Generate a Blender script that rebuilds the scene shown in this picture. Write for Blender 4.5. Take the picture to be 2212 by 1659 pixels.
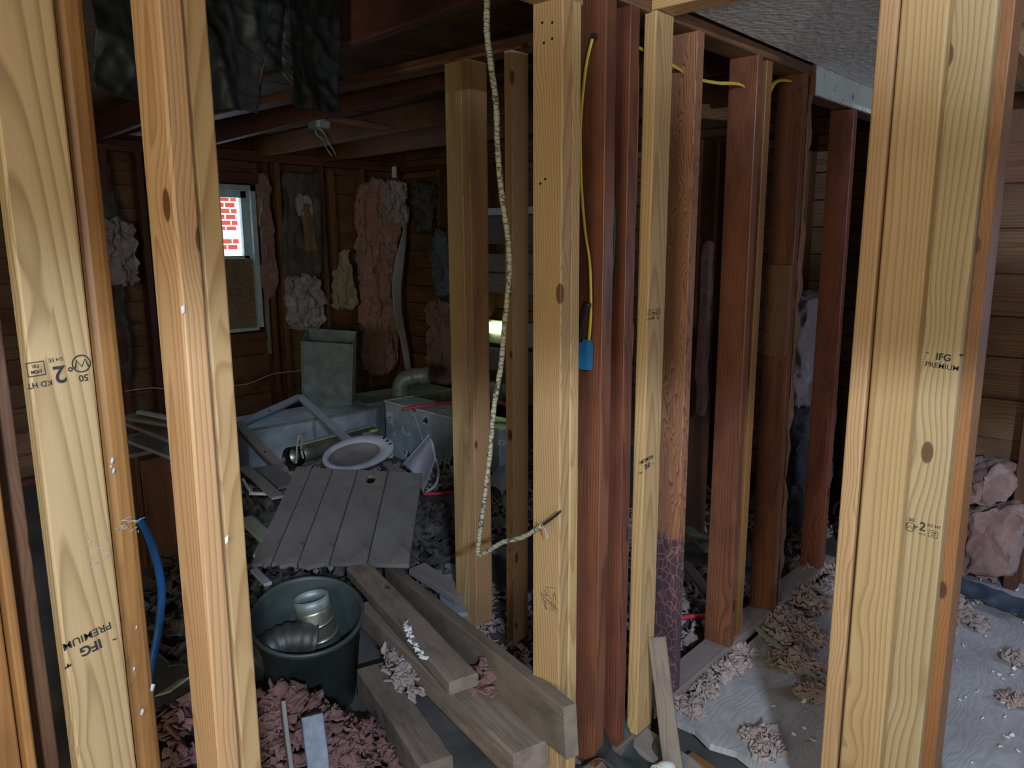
import bpy, bmesh, math, random
from mathutils import Vector, Matrix, noise
random.seed(7)
S = bpy.context.scene
COL = S.collection
for o in list(bpy.data.objects): bpy.data.objects.remove(o)

# ------------------------------------------------------------------ camera
IW, IH, FPX = 2212., 1659., 1660.
PITCH, ROLL, HEAD, CH = math.radians(10.75), math.radians(-0.3), math.radians(42), 1.55
CAM = Vector((0, 0, CH))
_f = Vector((math.cos(HEAD)*math.cos(PITCH), math.sin(HEAD)*math.cos(PITCH), -math.sin(PITCH)))
_r0 = Vector((math.sin(HEAD), -math.cos(HEAD), 0)); _u0 = _r0.cross(_f)
_r = math.cos(ROLL)*_r0 + math.sin(ROLL)*_u0
_u = -math.sin(ROLL)*_r0 + math.cos(ROLL)*_u0
cd = bpy.data.cameras.new('camera'); cd.sensor_width = 36; cd.lens = 36*FPX/IW; cd.clip_start = .02
cam = bpy.data.objects.new('camera', cd); COL.objects.link(cam)
cam.matrix_world = Matrix(((_r.x, _u.x, -_f.x, 0), (_r.y, _u.y, -_f.y, 0), (_r.z, _u.z, -_f.z, CH), (0, 0, 0, 1)))
S.camera = cam
def _ray(x, y): return _f*FPX + _r*(x-IW/2) - _u*(y-IH/2)
def at_z(x, y, z): d = _ray(x, y); return CAM + d*((z-CH)/d.z)     # where a sight line meets a level plane
def at_x(x, y, c): d = _ray(x, y); return CAM + d*(c/d.x)
def at_y(x, y, c): d = _ray(x, y); return CAM + d*(c/d.y)

# ------------------------------------------------------------------ light
w = bpy.data.worlds.new('sky'); S.world = w; w.use_nodes = True
w.node_tree.nodes['Background'].inputs[0].default_value = (.80, .90, 1, 1)
w.node_tree.nodes['Background'].inputs[1].default_value = 3.0
def area(name, loc, target, sx, sy, power, col, spread=180):
    l = bpy.data.lights.new(name, 'AREA'); l.shape = 'RECTANGLE'; l.size = sx; l.size_y = sy
    l.energy = power; l.color = col; l.spread = math.radians(spread)
    o = bpy.data.objects.new(name, l); COL.objects.link(o); o.location = loc
    o.rotation_euler = (Vector(target)-Vector(loc)).to_track_quat('-Z', 'Y').to_euler()
    return o
area('daylight_rear_window', (-.74, -1.12, 1.40), (1.2, 1.3, 1.2), .15, .42, 14, (1.0, .92, .78))
area('daylight_side_window', (-2.36, -.15, 1.42), (1, .75, 1.3), .95, .9, 42, (1.0, .93, .70))
area('daylight_transom', (-.66, -1.13, 2.095), (1.6, 1.0, 1.7), .16, .02, 115, (.60, .76, 1.0))
area('daylight_back_window', at_y(430, 560, 5.72)-Vector((0, .05, 0)), (2.4, 3, .4), .55, .9, 2.2, (.60, .74, 1))
area('daylight_east_window', (3.70, -1.12, 1.30), (3.0, .7, -.3), .42, .7, 10, (.58, .68, 1))
S.view_settings.view_transform = 'Standard'; S.view_settings.look = 'None'
S.view_settings.exposure = 0.0; S.view_settings.gamma = 1; S.view_settings.use_curve_mapping = False

# ------------------------------------------------------------------ materials
class NT:
    def __init__(s, name):
        s.m = bpy.data.materials.new(name); s.m.use_nodes = True; s.t = s.m.node_tree; s.n = s.t.nodes
        s.b = s.n['Principled BSDF']; s.out = s.n['Material Output']
    def new(s, k, **p):
        x = s.n.new(k)
        for a, v in p.items(): setattr(x, a, v)
        return x
    def set(s, sock, v):
        if hasattr(v, 'is_output'): s.t.links.new(v, sock)
        else: sock.default_value = v
    def math(s, op, a, b=0., c=0.):
        x = s.new('ShaderNodeMath', operation=op); s.set(x.inputs[0], a); s.set(x.inputs[1], b); s.set(x.inputs[2], c); return x.outputs[0]
    def vmath(s, op, a, b):
        x = s.new('ShaderNodeVectorMath', operation=op); s.set(x.inputs[0], a); s.set(x.inputs[1], b); return x.outputs[0]
    def noise(s, vec, scale=5, detail=3, rough=.5, dist=0):
        x = s.new('ShaderNodeTexNoise'); s.set(x.inputs['Vector'], vec); x.inputs['Scale'].default_value = scale
        x.inputs['Detail'].default_value = detail; x.inputs['Roughness'].default_value = rough; x.inputs['Distortion'].default_value = dist
        return x.outputs['Fac'], x.outputs['Color']
    def ramp(s, fac, stops, interp='LINEAR'):
        x = s.new('ShaderNodeValToRGB'); s.set(x.inputs[0], fac); r = x.color_ramp; r.interpolation = interp
        while len(r.elements) < len(stops): r.elements.new(.5)
        for e, (p, c) in zip(r.elements, stops):
            e.position = p; e.color = (c[0], c[1], c[2], 1) if not isinstance(c, (int, float)) else (c, c, c, 1)
        return x.outputs[0]
    def mix(s, fac, a, b, blend='MIX'):
        x = s.new('ShaderNodeMix', data_type='RGBA', blend_type=blend)
        s.set(x.inputs[0], fac)
        for i, v in ((6, a), (7, b)):
            if isinstance(v, tuple) and len(v) == 3: v = (*v, 1)
            s.set(x.inputs[i], v)
        return x.outputs[2]
    def bump(s, h, strength=.3, dist=.002):
        x = s.new('ShaderNodeBump'); x.inputs['Strength'].default_value = strength; x.inputs['Distance'].default_value = dist
        s.set(x.inputs['Height'], h); s.set(s.b.inputs['Normal'], x.outputs[0])
    def obj(s):
        return s.new('ShaderNodeTexCoord').outputs['Object']
    def done(s, col, rough=.6, metal=0., spec=None):
        if isinstance(col, tuple) and len(col) == 3: col = (*col, 1)
        s.set(s.b.inputs['Base Color'], col); s.set(s.b.inputs['Roughness'], rough); s.set(s.b.inputs['Metallic'], metal)
        if spec is not None: s.b.inputs['Specular IOR Level'].default_value = spec
        return s.m

def wood(name, early, late, knot, freq=120, contrast=1., rough=.55, stain=None, stain_amt=.0, tilt=.02, wob=.03, dirt_scale=6, knots=.5, spec=.35):
    n = NT(name); P = n.obj()
    rnd = n.new('ShaderNodeObjectInfo').outputs['Random']
    wn = n.new('ShaderNodeTexWhiteNoise', noise_dimensions='1D'); n.set(wn.inputs['W'], n.math('MULTIPLY', rnd, 977.))
    sep = n.new('ShaderNodeSeparateColor'); n.set(sep.inputs[0], wn.outputs['Color'])
    seed = n.new('ShaderNodeCombineXYZ')
    for i, k in enumerate((31., 57., 83.)): n.set(seed.inputs[i], n.math('MULTIPLY', sep.outputs[i], k))
    seed = seed.outputs[0]
    q = n.vmath('ADD', n.vmath('MULTIPLY', P, (5, 5, .9)), seed)
    _, nc = n.noise(q, 1.0, 2, .5)
    ns = n.new('ShaderNodeSeparateColor'); n.set(ns.inputs[0], nc)
    # knots
    kq = n.vmath('ADD', n.vmath('MULTIPLY', P, (8.5, 8.5, 4.2)), seed)
    vo = n.new('ShaderNodeTexVoronoi'); n.set(vo.inputs['Vector'], kq); vo.inputs['Scale'].default_value = 1
    vc = n.new('ShaderNodeSeparateColor'); n.set(vc.inputs[0], vo.outputs['Color'])
    has = n.math('LESS_THAN', vc.outputs[0], knots)
    d = vo.outputs['Distance']
    kmask = n.math('MULTIPLY', has, n.ramp(d, [(.0, 1), (.075, 1), (.11, 0)]))
    kring = n.math('MULTIPLY', has, n.ramp(d, [(.06, 0), (.085, 1), (.12, 0)]))
    kwarp = n.math('MULTIPLY', has, n.ramp(d, [(.0, 1), (.55, 0)], 'EASE'))
    px = n.new('ShaderNodeSeparateXYZ'); n.set(px.inputs[0], P)
    def off(axis, ch, amp, tl):
        a = n.math('SUBTRACT', px.outputs[axis], n.math('MULTIPLY', n.math('SUBTRACT', sep.outputs[ch], .5), amp))
        a = n.math('ADD', a, n.math('MULTIPLY', n.math('SUBTRACT', ns.outputs[ch], .5), wob))
        return n.math('ADD', a, n.math('MULTIPLY', px.outputs[2], n.math('MULTIPLY', n.math('SUBTRACT', sep.outputs[2], .5), tl)))
    X, Y = off(0, 0, .10, tilt), off(1, 1, .12, tilt*2)
    rr = n.math('SQRT', n.math('ADD', n.math('MULTIPLY', X, X), n.math('MULTIPLY', Y, Y)))
    rr = n.math('ADD', rr, n.math('MULTIPLY', kwarp, .016))
    fr = n.math('FRACT', n.math('MULTIPLY', rr, freq))
    lo = tuple(e + (l-e)*.18*contrast for e, l in zip(early, late))
    ring = n.ramp(fr, [(0, early), (.5, lo), (.86, tuple(e+(l-e)*contrast for e, l in zip(early, late))), (1, early)])
    fib, _ = n.noise(n.vmath('MULTIPLY', P, (260, 260, 5)), 1, 2, .6)
    col = n.mix(n.math('MULTIPLY', fib, .35), ring, tuple(c*.62 for c in early))
    tone, _ = n.noise(n.vmath('ADD', n.vmath('MULTIPLY', P, (3, 3, 1.1)), seed), 1, 3, .6)
    col = n.mix(n.ramp(tone, [(.35, 0), (.75, .45)]), col, tuple(l*.9 for l in late))
    # each board has its own shade
    hv = n.new('ShaderNodeHueSaturation'); n.set(hv.inputs['Color'], col)
    n.set(hv.inputs['Value'], n.math('ADD', .86, n.math('MULTIPLY', sep.outputs[2], .26)))
    n.set(hv.inputs['Hue'], n.math('ADD', .494, n.math('MULTIPLY', sep.outputs[0], .013)))
    col = hv.outputs[0]
    col = n.mix(kring, col, tuple(k*.6 for k in knot)); col = n.mix(kmask, col, n.ramp(n.math('FRACT', n.math('MULTIPLY', d, 62.)), [(0, tuple(k*1.25 for k in knot)), (.7, knot), (1, tuple(k*.4 for k in knot))]))
    if stain:
        s1, _ = n.noise(n.vmath('ADD', n.vmath('MULTIPLY', P, (dirt_scale, dirt_scale, dirt_scale*.35)), seed), 1, 5, .65)
        col = n.mix(n.ramp(s1, [(.45, 0), (.68, stain_amt)]), col, stain)
    n.bump(n.math('ADD', n.math('MULTIPLY', fib, .5), n.math('MULTIPLY', fr, -.35)), .35, .0015)
    return n.done(col, rough, 0, spec)

PINE = wood('new_pine', (.54, .355, .165), (.31, .16, .058), (.14, .06, .022), 98, .8, .5, tilt=.06, wob=.036)
PINE3 = wood('greenish_pine', (.46, .315, .16), (.25, .15, .066), (.12, .06, .025), 85, .95, .5, tilt=.08, wob=.045)
PINE2 = wood('new_fir', (.53, .33, .155), (.33, .165, .062), (.13, .055, .022), 150, .9, .5, tilt=.05)
ORANGE = wood('aged_orange_wood', (.33, .15, .05), (.21, .08, .026), (.09, .035, .018), 130, .7, .45, (.11, .045, .02), .6)
RED = wood('aged_red_wood', (.235, .088, .045), (.125, .038, .02), (.05, .018, .012), 120, 1., .38, (.07, .022, .016), .75, tilt=.05, wob=.04, knots=.4)
BROWN = wood('old_brown_wood', (.22, .10, .05), (.12, .05, .022), (.04, .02, .01), 140, .9, .6, (.05, .02, .012), .7)
MAROON = wood('dark_maroon_wood', (.155, .055, .04), (.09, .03, .022), (.03, .012, .01), 120, .8, .65, (.04, .02, .018), .7)
SHEATH = wood('sheathing_wood', (.25, .13, .062), (.13, .06, .027), (.06, .025, .012), 90, 1., .6, (.06, .03, .018), .7, knots=.4)
GREYW = wood('dusty_grey_wood', (.30, .25, .22), (.20, .16, .14), (.09, .07, .06), 120, .7, .8, (.14, .12, .12), .6, knots=.3)
DUSTY = wood('dusty_beam_wood', (.29, .225, .175), (.18, .12, .085), (.08, .05, .035), 130, .8, .85, (.10, .075, .06), .85, dirt_scale=11, knots=.3)
PALEB = wood('pale_bluish_board', (.40, .42, .46), (.30, .31, .35), (.2, .2, .22), 90, .5, .7, (.2, .2, .22), .5, knots=.1)

def plain(name, c1, c2, scale=20, rough=.6, metal=0, bump=.2, bdist=.002, detail=4, lo=.35, hi=.7, spec=None):
    n = NT(name); P = n.obj(); f, _ = n.noise(P, scale, detail, .6)
    n.bump(f, bump, bdist); return n.done(n.ramp(f, [(lo, c1), (hi, c2)]), rough, metal, spec)
GALV = plain('galvanised_sheet', (.38, .43, .47), (.58, .63, .66), 9, .45, .3, .08, .002)
GALVD = plain('dull_galvanised', (.20, .25, .24), (.34, .40, .38), 12, .5, .35, .1)
DKMET = plain('dark_duct_metal', (.05, .05, .045), (.11, .11, .10), 12, .55, .5, .1)  # darker metal for the flexible duct
STEEL = plain('bright_duct_metal', (.30, .31, .25), (.50, .50, .40), 8, .38, .85, .15)
BLACK = plain('black_plastic', (.006, .008, .008), (.016, .018, .017), 30, .38, 0, .15)
TARP = plain('black_tar_sheet', (.008, .011, .011), (.020, .025, .024), 22, .55, 0, .5, .004)
BIN = plain('dark_green_bin_plastic', (.030, .042, .040), (.055, .070, .066), 6, .45, 0, .05)
PAPER = plain('kraft_backing', (.050, .047, .038), (.12, .11, .088), 7, .85, 0, .5, .004)
CARD = plain('brown_cardboard', (.17, .10, .05), (.24, .14, .075), 12, .8)
PBOARD = plain('particle_board', (.16, .10, .06), (.30, .20, .125), 60, .8, 0, .1)
WFRAME = plain('pale_blue_window_paint', (.40, .52, .56), (.58, .68, .70), 14, .5)
WHITEP = plain('chipped_white_paint', (.50, .50, .47), (.66, .66, .62), 18, .6)
YEL = plain('yellow_cable_jacket', (.62, .46, .05), (.72, .55, .08), 30, .4)
BLKC = plain('black_cable_jacket', (.01, .01, .011), (.02, .02, .02), 30, .4)
GRNC = plain('dark_green_cable_jacket', (.012, .03, .022), (.02, .045, .035), 30, .4)
REDP = plain('red_tubing', (.45, .03, .045), (.55, .05, .06), 30, .35)
BLUEH = plain('blue_hose', (.01, .075, .24), (.02, .11, .32), 30, .35)
BLUEB = plain('blue_box_plastic', (.025, .17, .38), (.035, .21, .44), 30, .4)
GREYB = plain('grey_painted_panel', (.115, .10, .095), (.175, .155, .145), 7, .75)
PLASTG = plain('grey_moulded_plastic', (.34, .33, .36), (.45, .44, .47), 8, .5)
GREENB = plain('pale_green_board', (.26, .30, .20), (.34, .38, .27), 10, .7)
INK = plain('black_ink', (.012, .011, .010), (.02, .018, .015), 40, .7)
PENCIL = plain('pencil_line', (.10, .06, .03), (.14, .08, .045), 40, .7)
NAIL = plain('rusty_nail', (.05, .03, .02), (.10, .06, .04), 90, .5, .6)
BONE = plain('pale_plaster_scrap', (.62, .60, .56), (.75, .74, .70), 40, .8)
SLATE = plain('blue_grey_slab', (.16, .18, .21), (.27, .29, .33), 25, .8, 0, .4)
FOIL = plain('dark_blue_wrap', (.03, .045, .07), (.07, .09, .13), 12, .4, 0, .6, .01)
def fluffmat(name, a, b, c, sc=16):
    n = NT(name); P = n.obj()
    f, _ = n.noise(P, sc, 6, .65, 1.2); g, _ = n.noise(P, sc*.28, 3, .5)
    fine, _ = n.noise(n.vmath('MULTIPLY', P, (1, 1, .45)), sc*6, 4, .7, 2)
    col = n.mix(n.ramp(g, [(.35, 0), (.65, 1)]), a, b); col = n.mix(n.ramp(f, [(.52, 0), (.72, .8)]), col, c)
    n.bump(n.math('ADD', n.math('MULTIPLY', f, 1.), n.math('MULTIPLY', fine, .4)), .8, .02)
    n.b.inputs['Sheen Weight'].default_value = .3
    return n.done(col, .95, 0, .1)
PINK = fluffmat('pink_fibreglass', (.42, .19, .16), (.50, .28, .25), (.62, .48, .46))
PINKD = fluffmat('dusty_pink_fibreglass', (.26, .13, .10), (.34, .20, .17), (.46, .34, .32))
CREAM = fluffmat('yellowed_fibreglass', (.38, .32, .21), (.46, .40, .28), (.60, .56, .46))
WHITEF = fluffmat('greyish_white_fibreglass', (.36, .29, .27), (.50, .44, .43), (.78, .76, .77))
BLUEF = fluffmat('blue_grey_fibreglass', (.08, .10, .14), (.13, .16, .21), (.30, .34, .40))
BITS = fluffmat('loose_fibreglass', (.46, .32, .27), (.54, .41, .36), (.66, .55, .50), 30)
BITS_SHADE = fluffmat('shaded_loose_fibreglass', (.20, .075, .06), (.27, .105, .085), (.38, .20, .17), 30)  # reddish loose fibreglass, darkened in colour for the shade its heaps lie in

def drywall():
    n = NT('textured_drywall'); P = n.obj()
    f, _ = n.noise(P, 26, 5, .6, .8); v = n.new('ShaderNodeTexVoronoi'); n.set(v.inputs['Vector'], P); v.inputs['Scale'].default_value = 42
    h = n.math('ADD', f, n.math('MULTIPLY', v.outputs['Distance'], .5)); n.bump(h, 1., .02)
    return n.done(n.ramp(f, [(.3, (.64, .64, .62)), (.7, (.74, .74, .72))]), .75)
def hatchmat():
    n = NT('weathered_hatch_paint'); P = n.obj(); f, _ = n.noise(P, 5, 5, .6); g, _ = n.noise(n.vmath('MULTIPLY', P, (14, 5, 8)), 1, 5, .65); k, _ = n.noise(P, 60, 3)
    c = n.ramp(f, [(.3, (.12, .105, .098)), (.7, (.20, .18, .165))])
    c = n.mix(n.ramp(g, [(.58, 0), (.70, .8)]), c, (.065, .045, .036)); c = n.mix(n.ramp(k, [(.62, 0), (.72, .35)]), c, (.30, .28, .27))
    n.bump(k, .15, .002); return n.done(c, .75)
HATCH = hatchmat()
DRY = drywall()
PANELD = plain('dark_room_panelling', (.07, .05, .04), (.12, .09, .07), 6, .8)
def speckle():
    n = NT('mildewed_drywall'); P = n.obj(); f, _ = n.noise(P, 8, 3)
    s, _ = n.noise(n.vmath('MULTIPLY', P, (1, 1, .6)), 55, 2, .5)
    return n.done(n.mix(n.ramp(s, [(.66, 0), (.7, .9)]), n.ramp(f, [(.3, (.52, .58, .52)), (.7, (.62, .68, .62))]), (.06, .07, .05)), .7)
MILDEW = speckle()
def plywood():
    n = NT('weathered_plywood'); P = n.obj()
    q = n.vmath('MULTIPLY', P, (2.2, 5, 1)); _, nc = n.noise(q, 1.2, 3, .55)
    wv = n.new('ShaderNodeTexWave', wave_type='BANDS', bands_direction='Y'); n.set(wv.inputs['Vector'], n.vmath('ADD', q, n.vmath('MULTIPLY', nc, (1.8, 1.8, 0))))
    wv.inputs['Scale'].default_value = 2.4; wv.inputs['Distortion'].default_value = 5; wv.inputs['Detail'].default_value = 3
    d, _ = n.noise(P, 3.5, 5, .65)
    col = n.mix(n.math('MULTIPLY', wv.outputs['Fac'], .55), (.38, .37, .37), (.50, .49, .49))
    col = n.mix(n.ramp(d, [(.45, 0), (.7, .7)]), col, (.24, .23, .21)); n.bump(wv.outputs['Fac'], .2, .003)
    return n.done(col, .8)
PLY = plywood()
def concrete_floor():
    n = NT('dusty_subfloor'); P = n.obj(); f, _ = n.noise(P, 4, 6, .65)
    n.bump(f, .4, .01); return n.done(n.ramp(f, [(.35, (.05, .045, .042)), (.7, (.13, .115, .105))]), .9)
SUBF = concrete_floor()
def rustbox():
    n = NT('peeling_enamel_sheet'); P = n.obj(); f, _ = n.noise(P, 5.5, 4, .55); g, _ = n.noise(P, 14, 4)
    base = n.ramp(g, [(.35, (.36, .42, .45)), (.7, (.50, .56, .58))])
    c = n.mix(n.ramp(f, [(.575, 0), (.580, 1)]), base, (.78, .80, .82)); c = n.mix(n.ramp(f, [(.61, 0), (.615, 1)]), c, (.09, .05, .045))
    return n.done(c, .45, .25)
RUST = rustbox()
def charred():
    n = NT('scorched_stud'); P = n.obj()
    sx = n.new('ShaderNodeSeparateXYZ'); n.set(sx.inputs[0], P)
    d, _ = n.noise(n.vmath('MULTIPLY', P, (14, 14, 3)), 1, 4, .6)
    _, nc = n.noise(n.vmath('MULTIPLY', P, (9, 9, 2.0)), 1, 3, .5, 1.0)
    nn = n.new('ShaderNodeSeparateColor'); n.set(nn.inputs[0], nc)
    rr = n.math('ADD', n.math('MULTIPLY', sx.outputs[1], 1.), n.math('MULTIPLY', nn.outputs[0], .16))
    fr = n.math('FRACT', n.math('MULTIPLY', rr, 130))
    w_ = n.ramp(fr, [(0, (.33, .16, .08)), (.6, (.28, .12, .06)), (.9, (.13, .045, .02)), (1, (.33, .16, .08))])
    v = n.new('ShaderNodeTexVoronoi', feature='DISTANCE_TO_EDGE'); n.set(v.inputs['Vector'], n.vmath('MULTIPLY', P, (45, 45, 26))); v.inputs['Scale'].default_value = 1
    ch = n.mix(n.ramp(v.outputs['Distance'], [(.0, 1), (.07, 0)]), (.075, .04, .05), (.26, .13, .10))
    ch = n.mix(n.ramp(d, [(.5, 0), (.6, 1)]), ch, (.085, .045, .055))
    # paint reaches up to about half a metre, ragged
    k = n.math('ADD', sx.outputs[2], n.math('MULTIPLY', d, .5))
    return n.done(n.mix(n.ramp(k, [(.76, 0), (.80, 1)]), ch, w_), .55)
CHAR = charred()
def brick():
    n = NT('red_brickwork'); b = n.new('ShaderNodeTexBrick'); P = n.obj()
    sx = n.new('ShaderNodeSeparateXYZ'); n.set(sx.inputs[0], P); cx = n.new('ShaderNodeCombineXYZ'); n.set(cx.inputs[0], sx.outputs[2]); n.set(cx.inputs[1], sx.outputs[1]); n.set(b.inputs['Vector'], cx.outputs[0])
    b.inputs['Color1'].default_value = (.55, .09, .05, 1); b.inputs['Color2'].default_value = (.42, .05, .035, 1); b.inputs['Mortar'].default_value = (.75, .72, .7, 1)
    b.inputs['Scale'].default_value = 4; b.inputs['Mortar Size'].default_value = .035
    return n.done(b.outputs['Color'], .8)
BRICK = brick()
n_ = NT('window_glass'); n_.b.inputs['Transmission Weight'].default_value = 1; n_.b.inputs['IOR'].default_value = 1.05
GLASS = n_.done((.95, .97, 1), .02)
LEAFM = plain('sunlit_leaf_green', (.35, .55, .05), (.5, .75, .12), 12, .6)

# ------------------------------------------------------------------ helpers
def wm(o):
    return ((wm(o.parent) @ o.matrix_parent_inverse) if o.parent else Matrix.Identity(4)) @ o.matrix_basis
def par(c, p):
    if p is not None:
        c.parent = p; c.matrix_parent_inverse = wm(p).inverted()
    return c
def tag(o, label=None, cat=None, group=None, kind=None):
    if label: o['label'] = label
    if cat: o['category'] = cat
    if group: o['group'] = group
    if kind: o['kind'] = kind
    return o
def thing(name, label, cat, loc, group=None):
    o = bpy.data.objects.new(name, None); COL.objects.link(o); o.location = loc; o.empty_display_size = .05
    return tag(o, label, cat, group)
def struct(name, loc=(0, 0, 0)):
    o = bpy.data.objects.new(name, None); COL.objects.link(o); o.location = loc; o.empty_display_size = .05
    return tag(o, kind='structure')
def mobj(name, me, mat, parent=None, loc=(0, 0, 0), rot=None, smooth=False):
    o = bpy.data.objects.new(name, me); COL.objects.link(o); o.location = loc
    if rot is not None:
        if isinstance(rot, Matrix): o.rotation_euler = rot.to_euler()
        else: o.rotation_euler = rot
    if mat and not me.materials: me.materials.append(mat)
    if smooth:
        for p in me.polygons: p.use_smooth = True
    return par(o, parent)
def mesh(name, v, f):
    me = bpy.data.meshes.new(name); me.from_pydata([tuple(a) for a in v], [], f); me.update()
    bm = bmesh.new(); bm.from_mesh(me); bmesh.ops.recalc_face_normals(bm, faces=bm.faces); bm.to_mesh(me); bm.free()
    return me
def prism(wx, wy, L, bev=.003, segs=6, warp=.0012, rough=0., seed=None):
    """a sawn board: rounded edges, z along its length, a little out of true"""
    sd = random.random()*100 if seed is None else seed
    hx, hy = wx/2, wy/2; b = min(bev, hx*.6, hy*.6); c = b*.35
    prof = [(hx-b, -hy), (hx-c, -hy+c), (hx, -hy+b), (hx, hy-b), (hx-c, hy-c), (hx-b, hy), (-hx+b, hy), (-hx+c, hy-c), (-hx, hy-b), (-hx, -hy+b), (-hx+c, -hy+c), (-hx+b, -hy)]
    V = []; F = []
    for i in range(segs+1):
        z = L*i/segs; t = i/segs
        dx = warp*math.sin(3*t+sd)*2; dy = warp*math.sin(2.3*t+sd*1.7)*2
        for k, (x, y) in enumerate(prof):
            rx = rough*noise.noise((x*30, y*30+sd, z*14)) if rough else 0
            ry = rough*noise.noise((x*30+9, y*30+sd, z*14)) if rough else 0
            V.append((x+dx+rx, y+dy+ry, z))
    m = len(prof)
    for i in range(segs):
        for k in range(m):
            F.append((i*m+k, i*m+(k+1) % m, (i+1)*m+(k+1) % m, (i+1)*m+k))
    F.append(tuple(range(m-1, -1, -1))); F.append(tuple(range(segs*m, segs*m+m)))
    return mesh('board', V, F)
def stud(name, x0, x1, y0, y1, z0, z1, mat, parent=None, lean=(0, 0), **k):
    o = mobj(name, prism(abs(x1-x0), abs(y1-y0), z1-z0, **k), mat, None, ((x0+x1)/2, (y0+y1)/2, z0))
    o.rotation_euler = (lean[0], lean[1], 0)
    return par(o, parent)
def beam(name, A, B, w_, h_, mat, parent=None, roll=0., up=(0, 0, 1), **k):
    """board from centre A to centre B, w_ across, h_ along 'up'"""
    A, B = Vector(A), Vector(B); z = (B-A).normalized(); x = z.cross(Vector(up))
    if x.length < 1e-4: x = Vector((1, 0, 0))
    x.normalize(); y = z.cross(x); y = -y if y.dot(Vector(up)) < 0 else y
    x = y.cross(z)
    R = Matrix((x, y, z)).transposed() @ Matrix.Rotation(roll, 3, 'Z')
    return mobj(name, prism(w_, h_, (B-A).length, **k), mat, parent, A, R)
def box(name, x0, x1, y0, y1, z0, z1, mat, parent=None, **k):
    """flat board with its length along the longest side"""
    d = [x1-x0, y1-y0, z1-z0]; c = Vector(((x0+x1)/2, (y0+y1)/2, (z0+z1)/2)); a = d.index(max(d))
    e = Vector((0, 0, 0)); e[a] = d[a]/2
    if a == 2: return beam(name, c-e, c+e, d[0], d[1], mat, parent, up=(0, 1, 0), **k)
    return beam(name, c-e, c+e, d[1] if a == 0 else d[0], d[2], mat, parent, **k)
def tube(name, pts, r, mat, parent=None, sides=8, smooth_n=6, taper=None):
    pts = [Vector(p) for p in pts]
    if smooth_n > 1 and len(pts) > 2:
        out = []
        for i in range(len(pts)-1):
            p0, p1, p2, p3 = pts[max(i-1, 0)], pts[i], pts[i+1], pts[min(i+2, len(pts)-1)]
            for j in range(smooth_n):
                t = j/smooth_n
                out.append(.5*((2*p1)+(-p0+p2)*t+(2*p0-5*p1+4*p2-p3)*t*t+(-p0+3*p1-3*p2+p3)*t**3))
        pts = out+[pts[-1]]
    o0 = pts[0].copy(); V = []; F = []
    ref = Vector((.31, .52, .79)).normalized()
    for i, p in enumerate(pts):
        d = (pts[min(i+1, len(pts)-1)]-pts[max(i-1, 0)]).normalized()
        a = d.cross(ref).normalized(); b = d.cross(a)
        rr = r(i/(len(pts)-1)) if callable(r) else r
        rx, ry = rr if isinstance(rr, tuple) else (rr, rr)
        for k in range(sides):
            t = 2*math.pi*k/sides; V.append(p-o0+a*rx*math.cos(t)+b*ry*math.sin(t))
    for i in range(len(pts)-1):
        for k in range(sides):
            F.append((i*sides+k, i*sides+(k+1) % sides, (i+1)*sides+(k+1) % sides, (i+1)*sides+k))
    F.append(tuple(range(sides))); F.append(tuple(range((len(pts)-1)*sides, len(pts)*sides)))
    return mobj(name, mesh(name, V, F), mat, parent, o0, smooth=True)
def sheet(name, fn, nu, nv, mat, parent=None, thick=.003, loc=None):
    pts = [[Vector(fn(i/nu, j/nv)) for j in range(nv+1)] for i in range(nu+1)]
    o0 = pts[nu//2][0].copy() if loc is None else Vector(loc)
    V = [p-o0 for row in pts for p in row]; n = nv+1
    F = [(i*n+j, (i+1)*n+j, (i+1)*n+j+1, i*n+j+1) for i in range(nu) for j in range(nv)]
    o = mobj(name, mesh(name, V, F), mat, parent, o0, smooth=True)
    if thick:
        m = o.modifiers.new('thickness', 'SOLIDIFY'); m.thickness = thick
    return o
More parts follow.
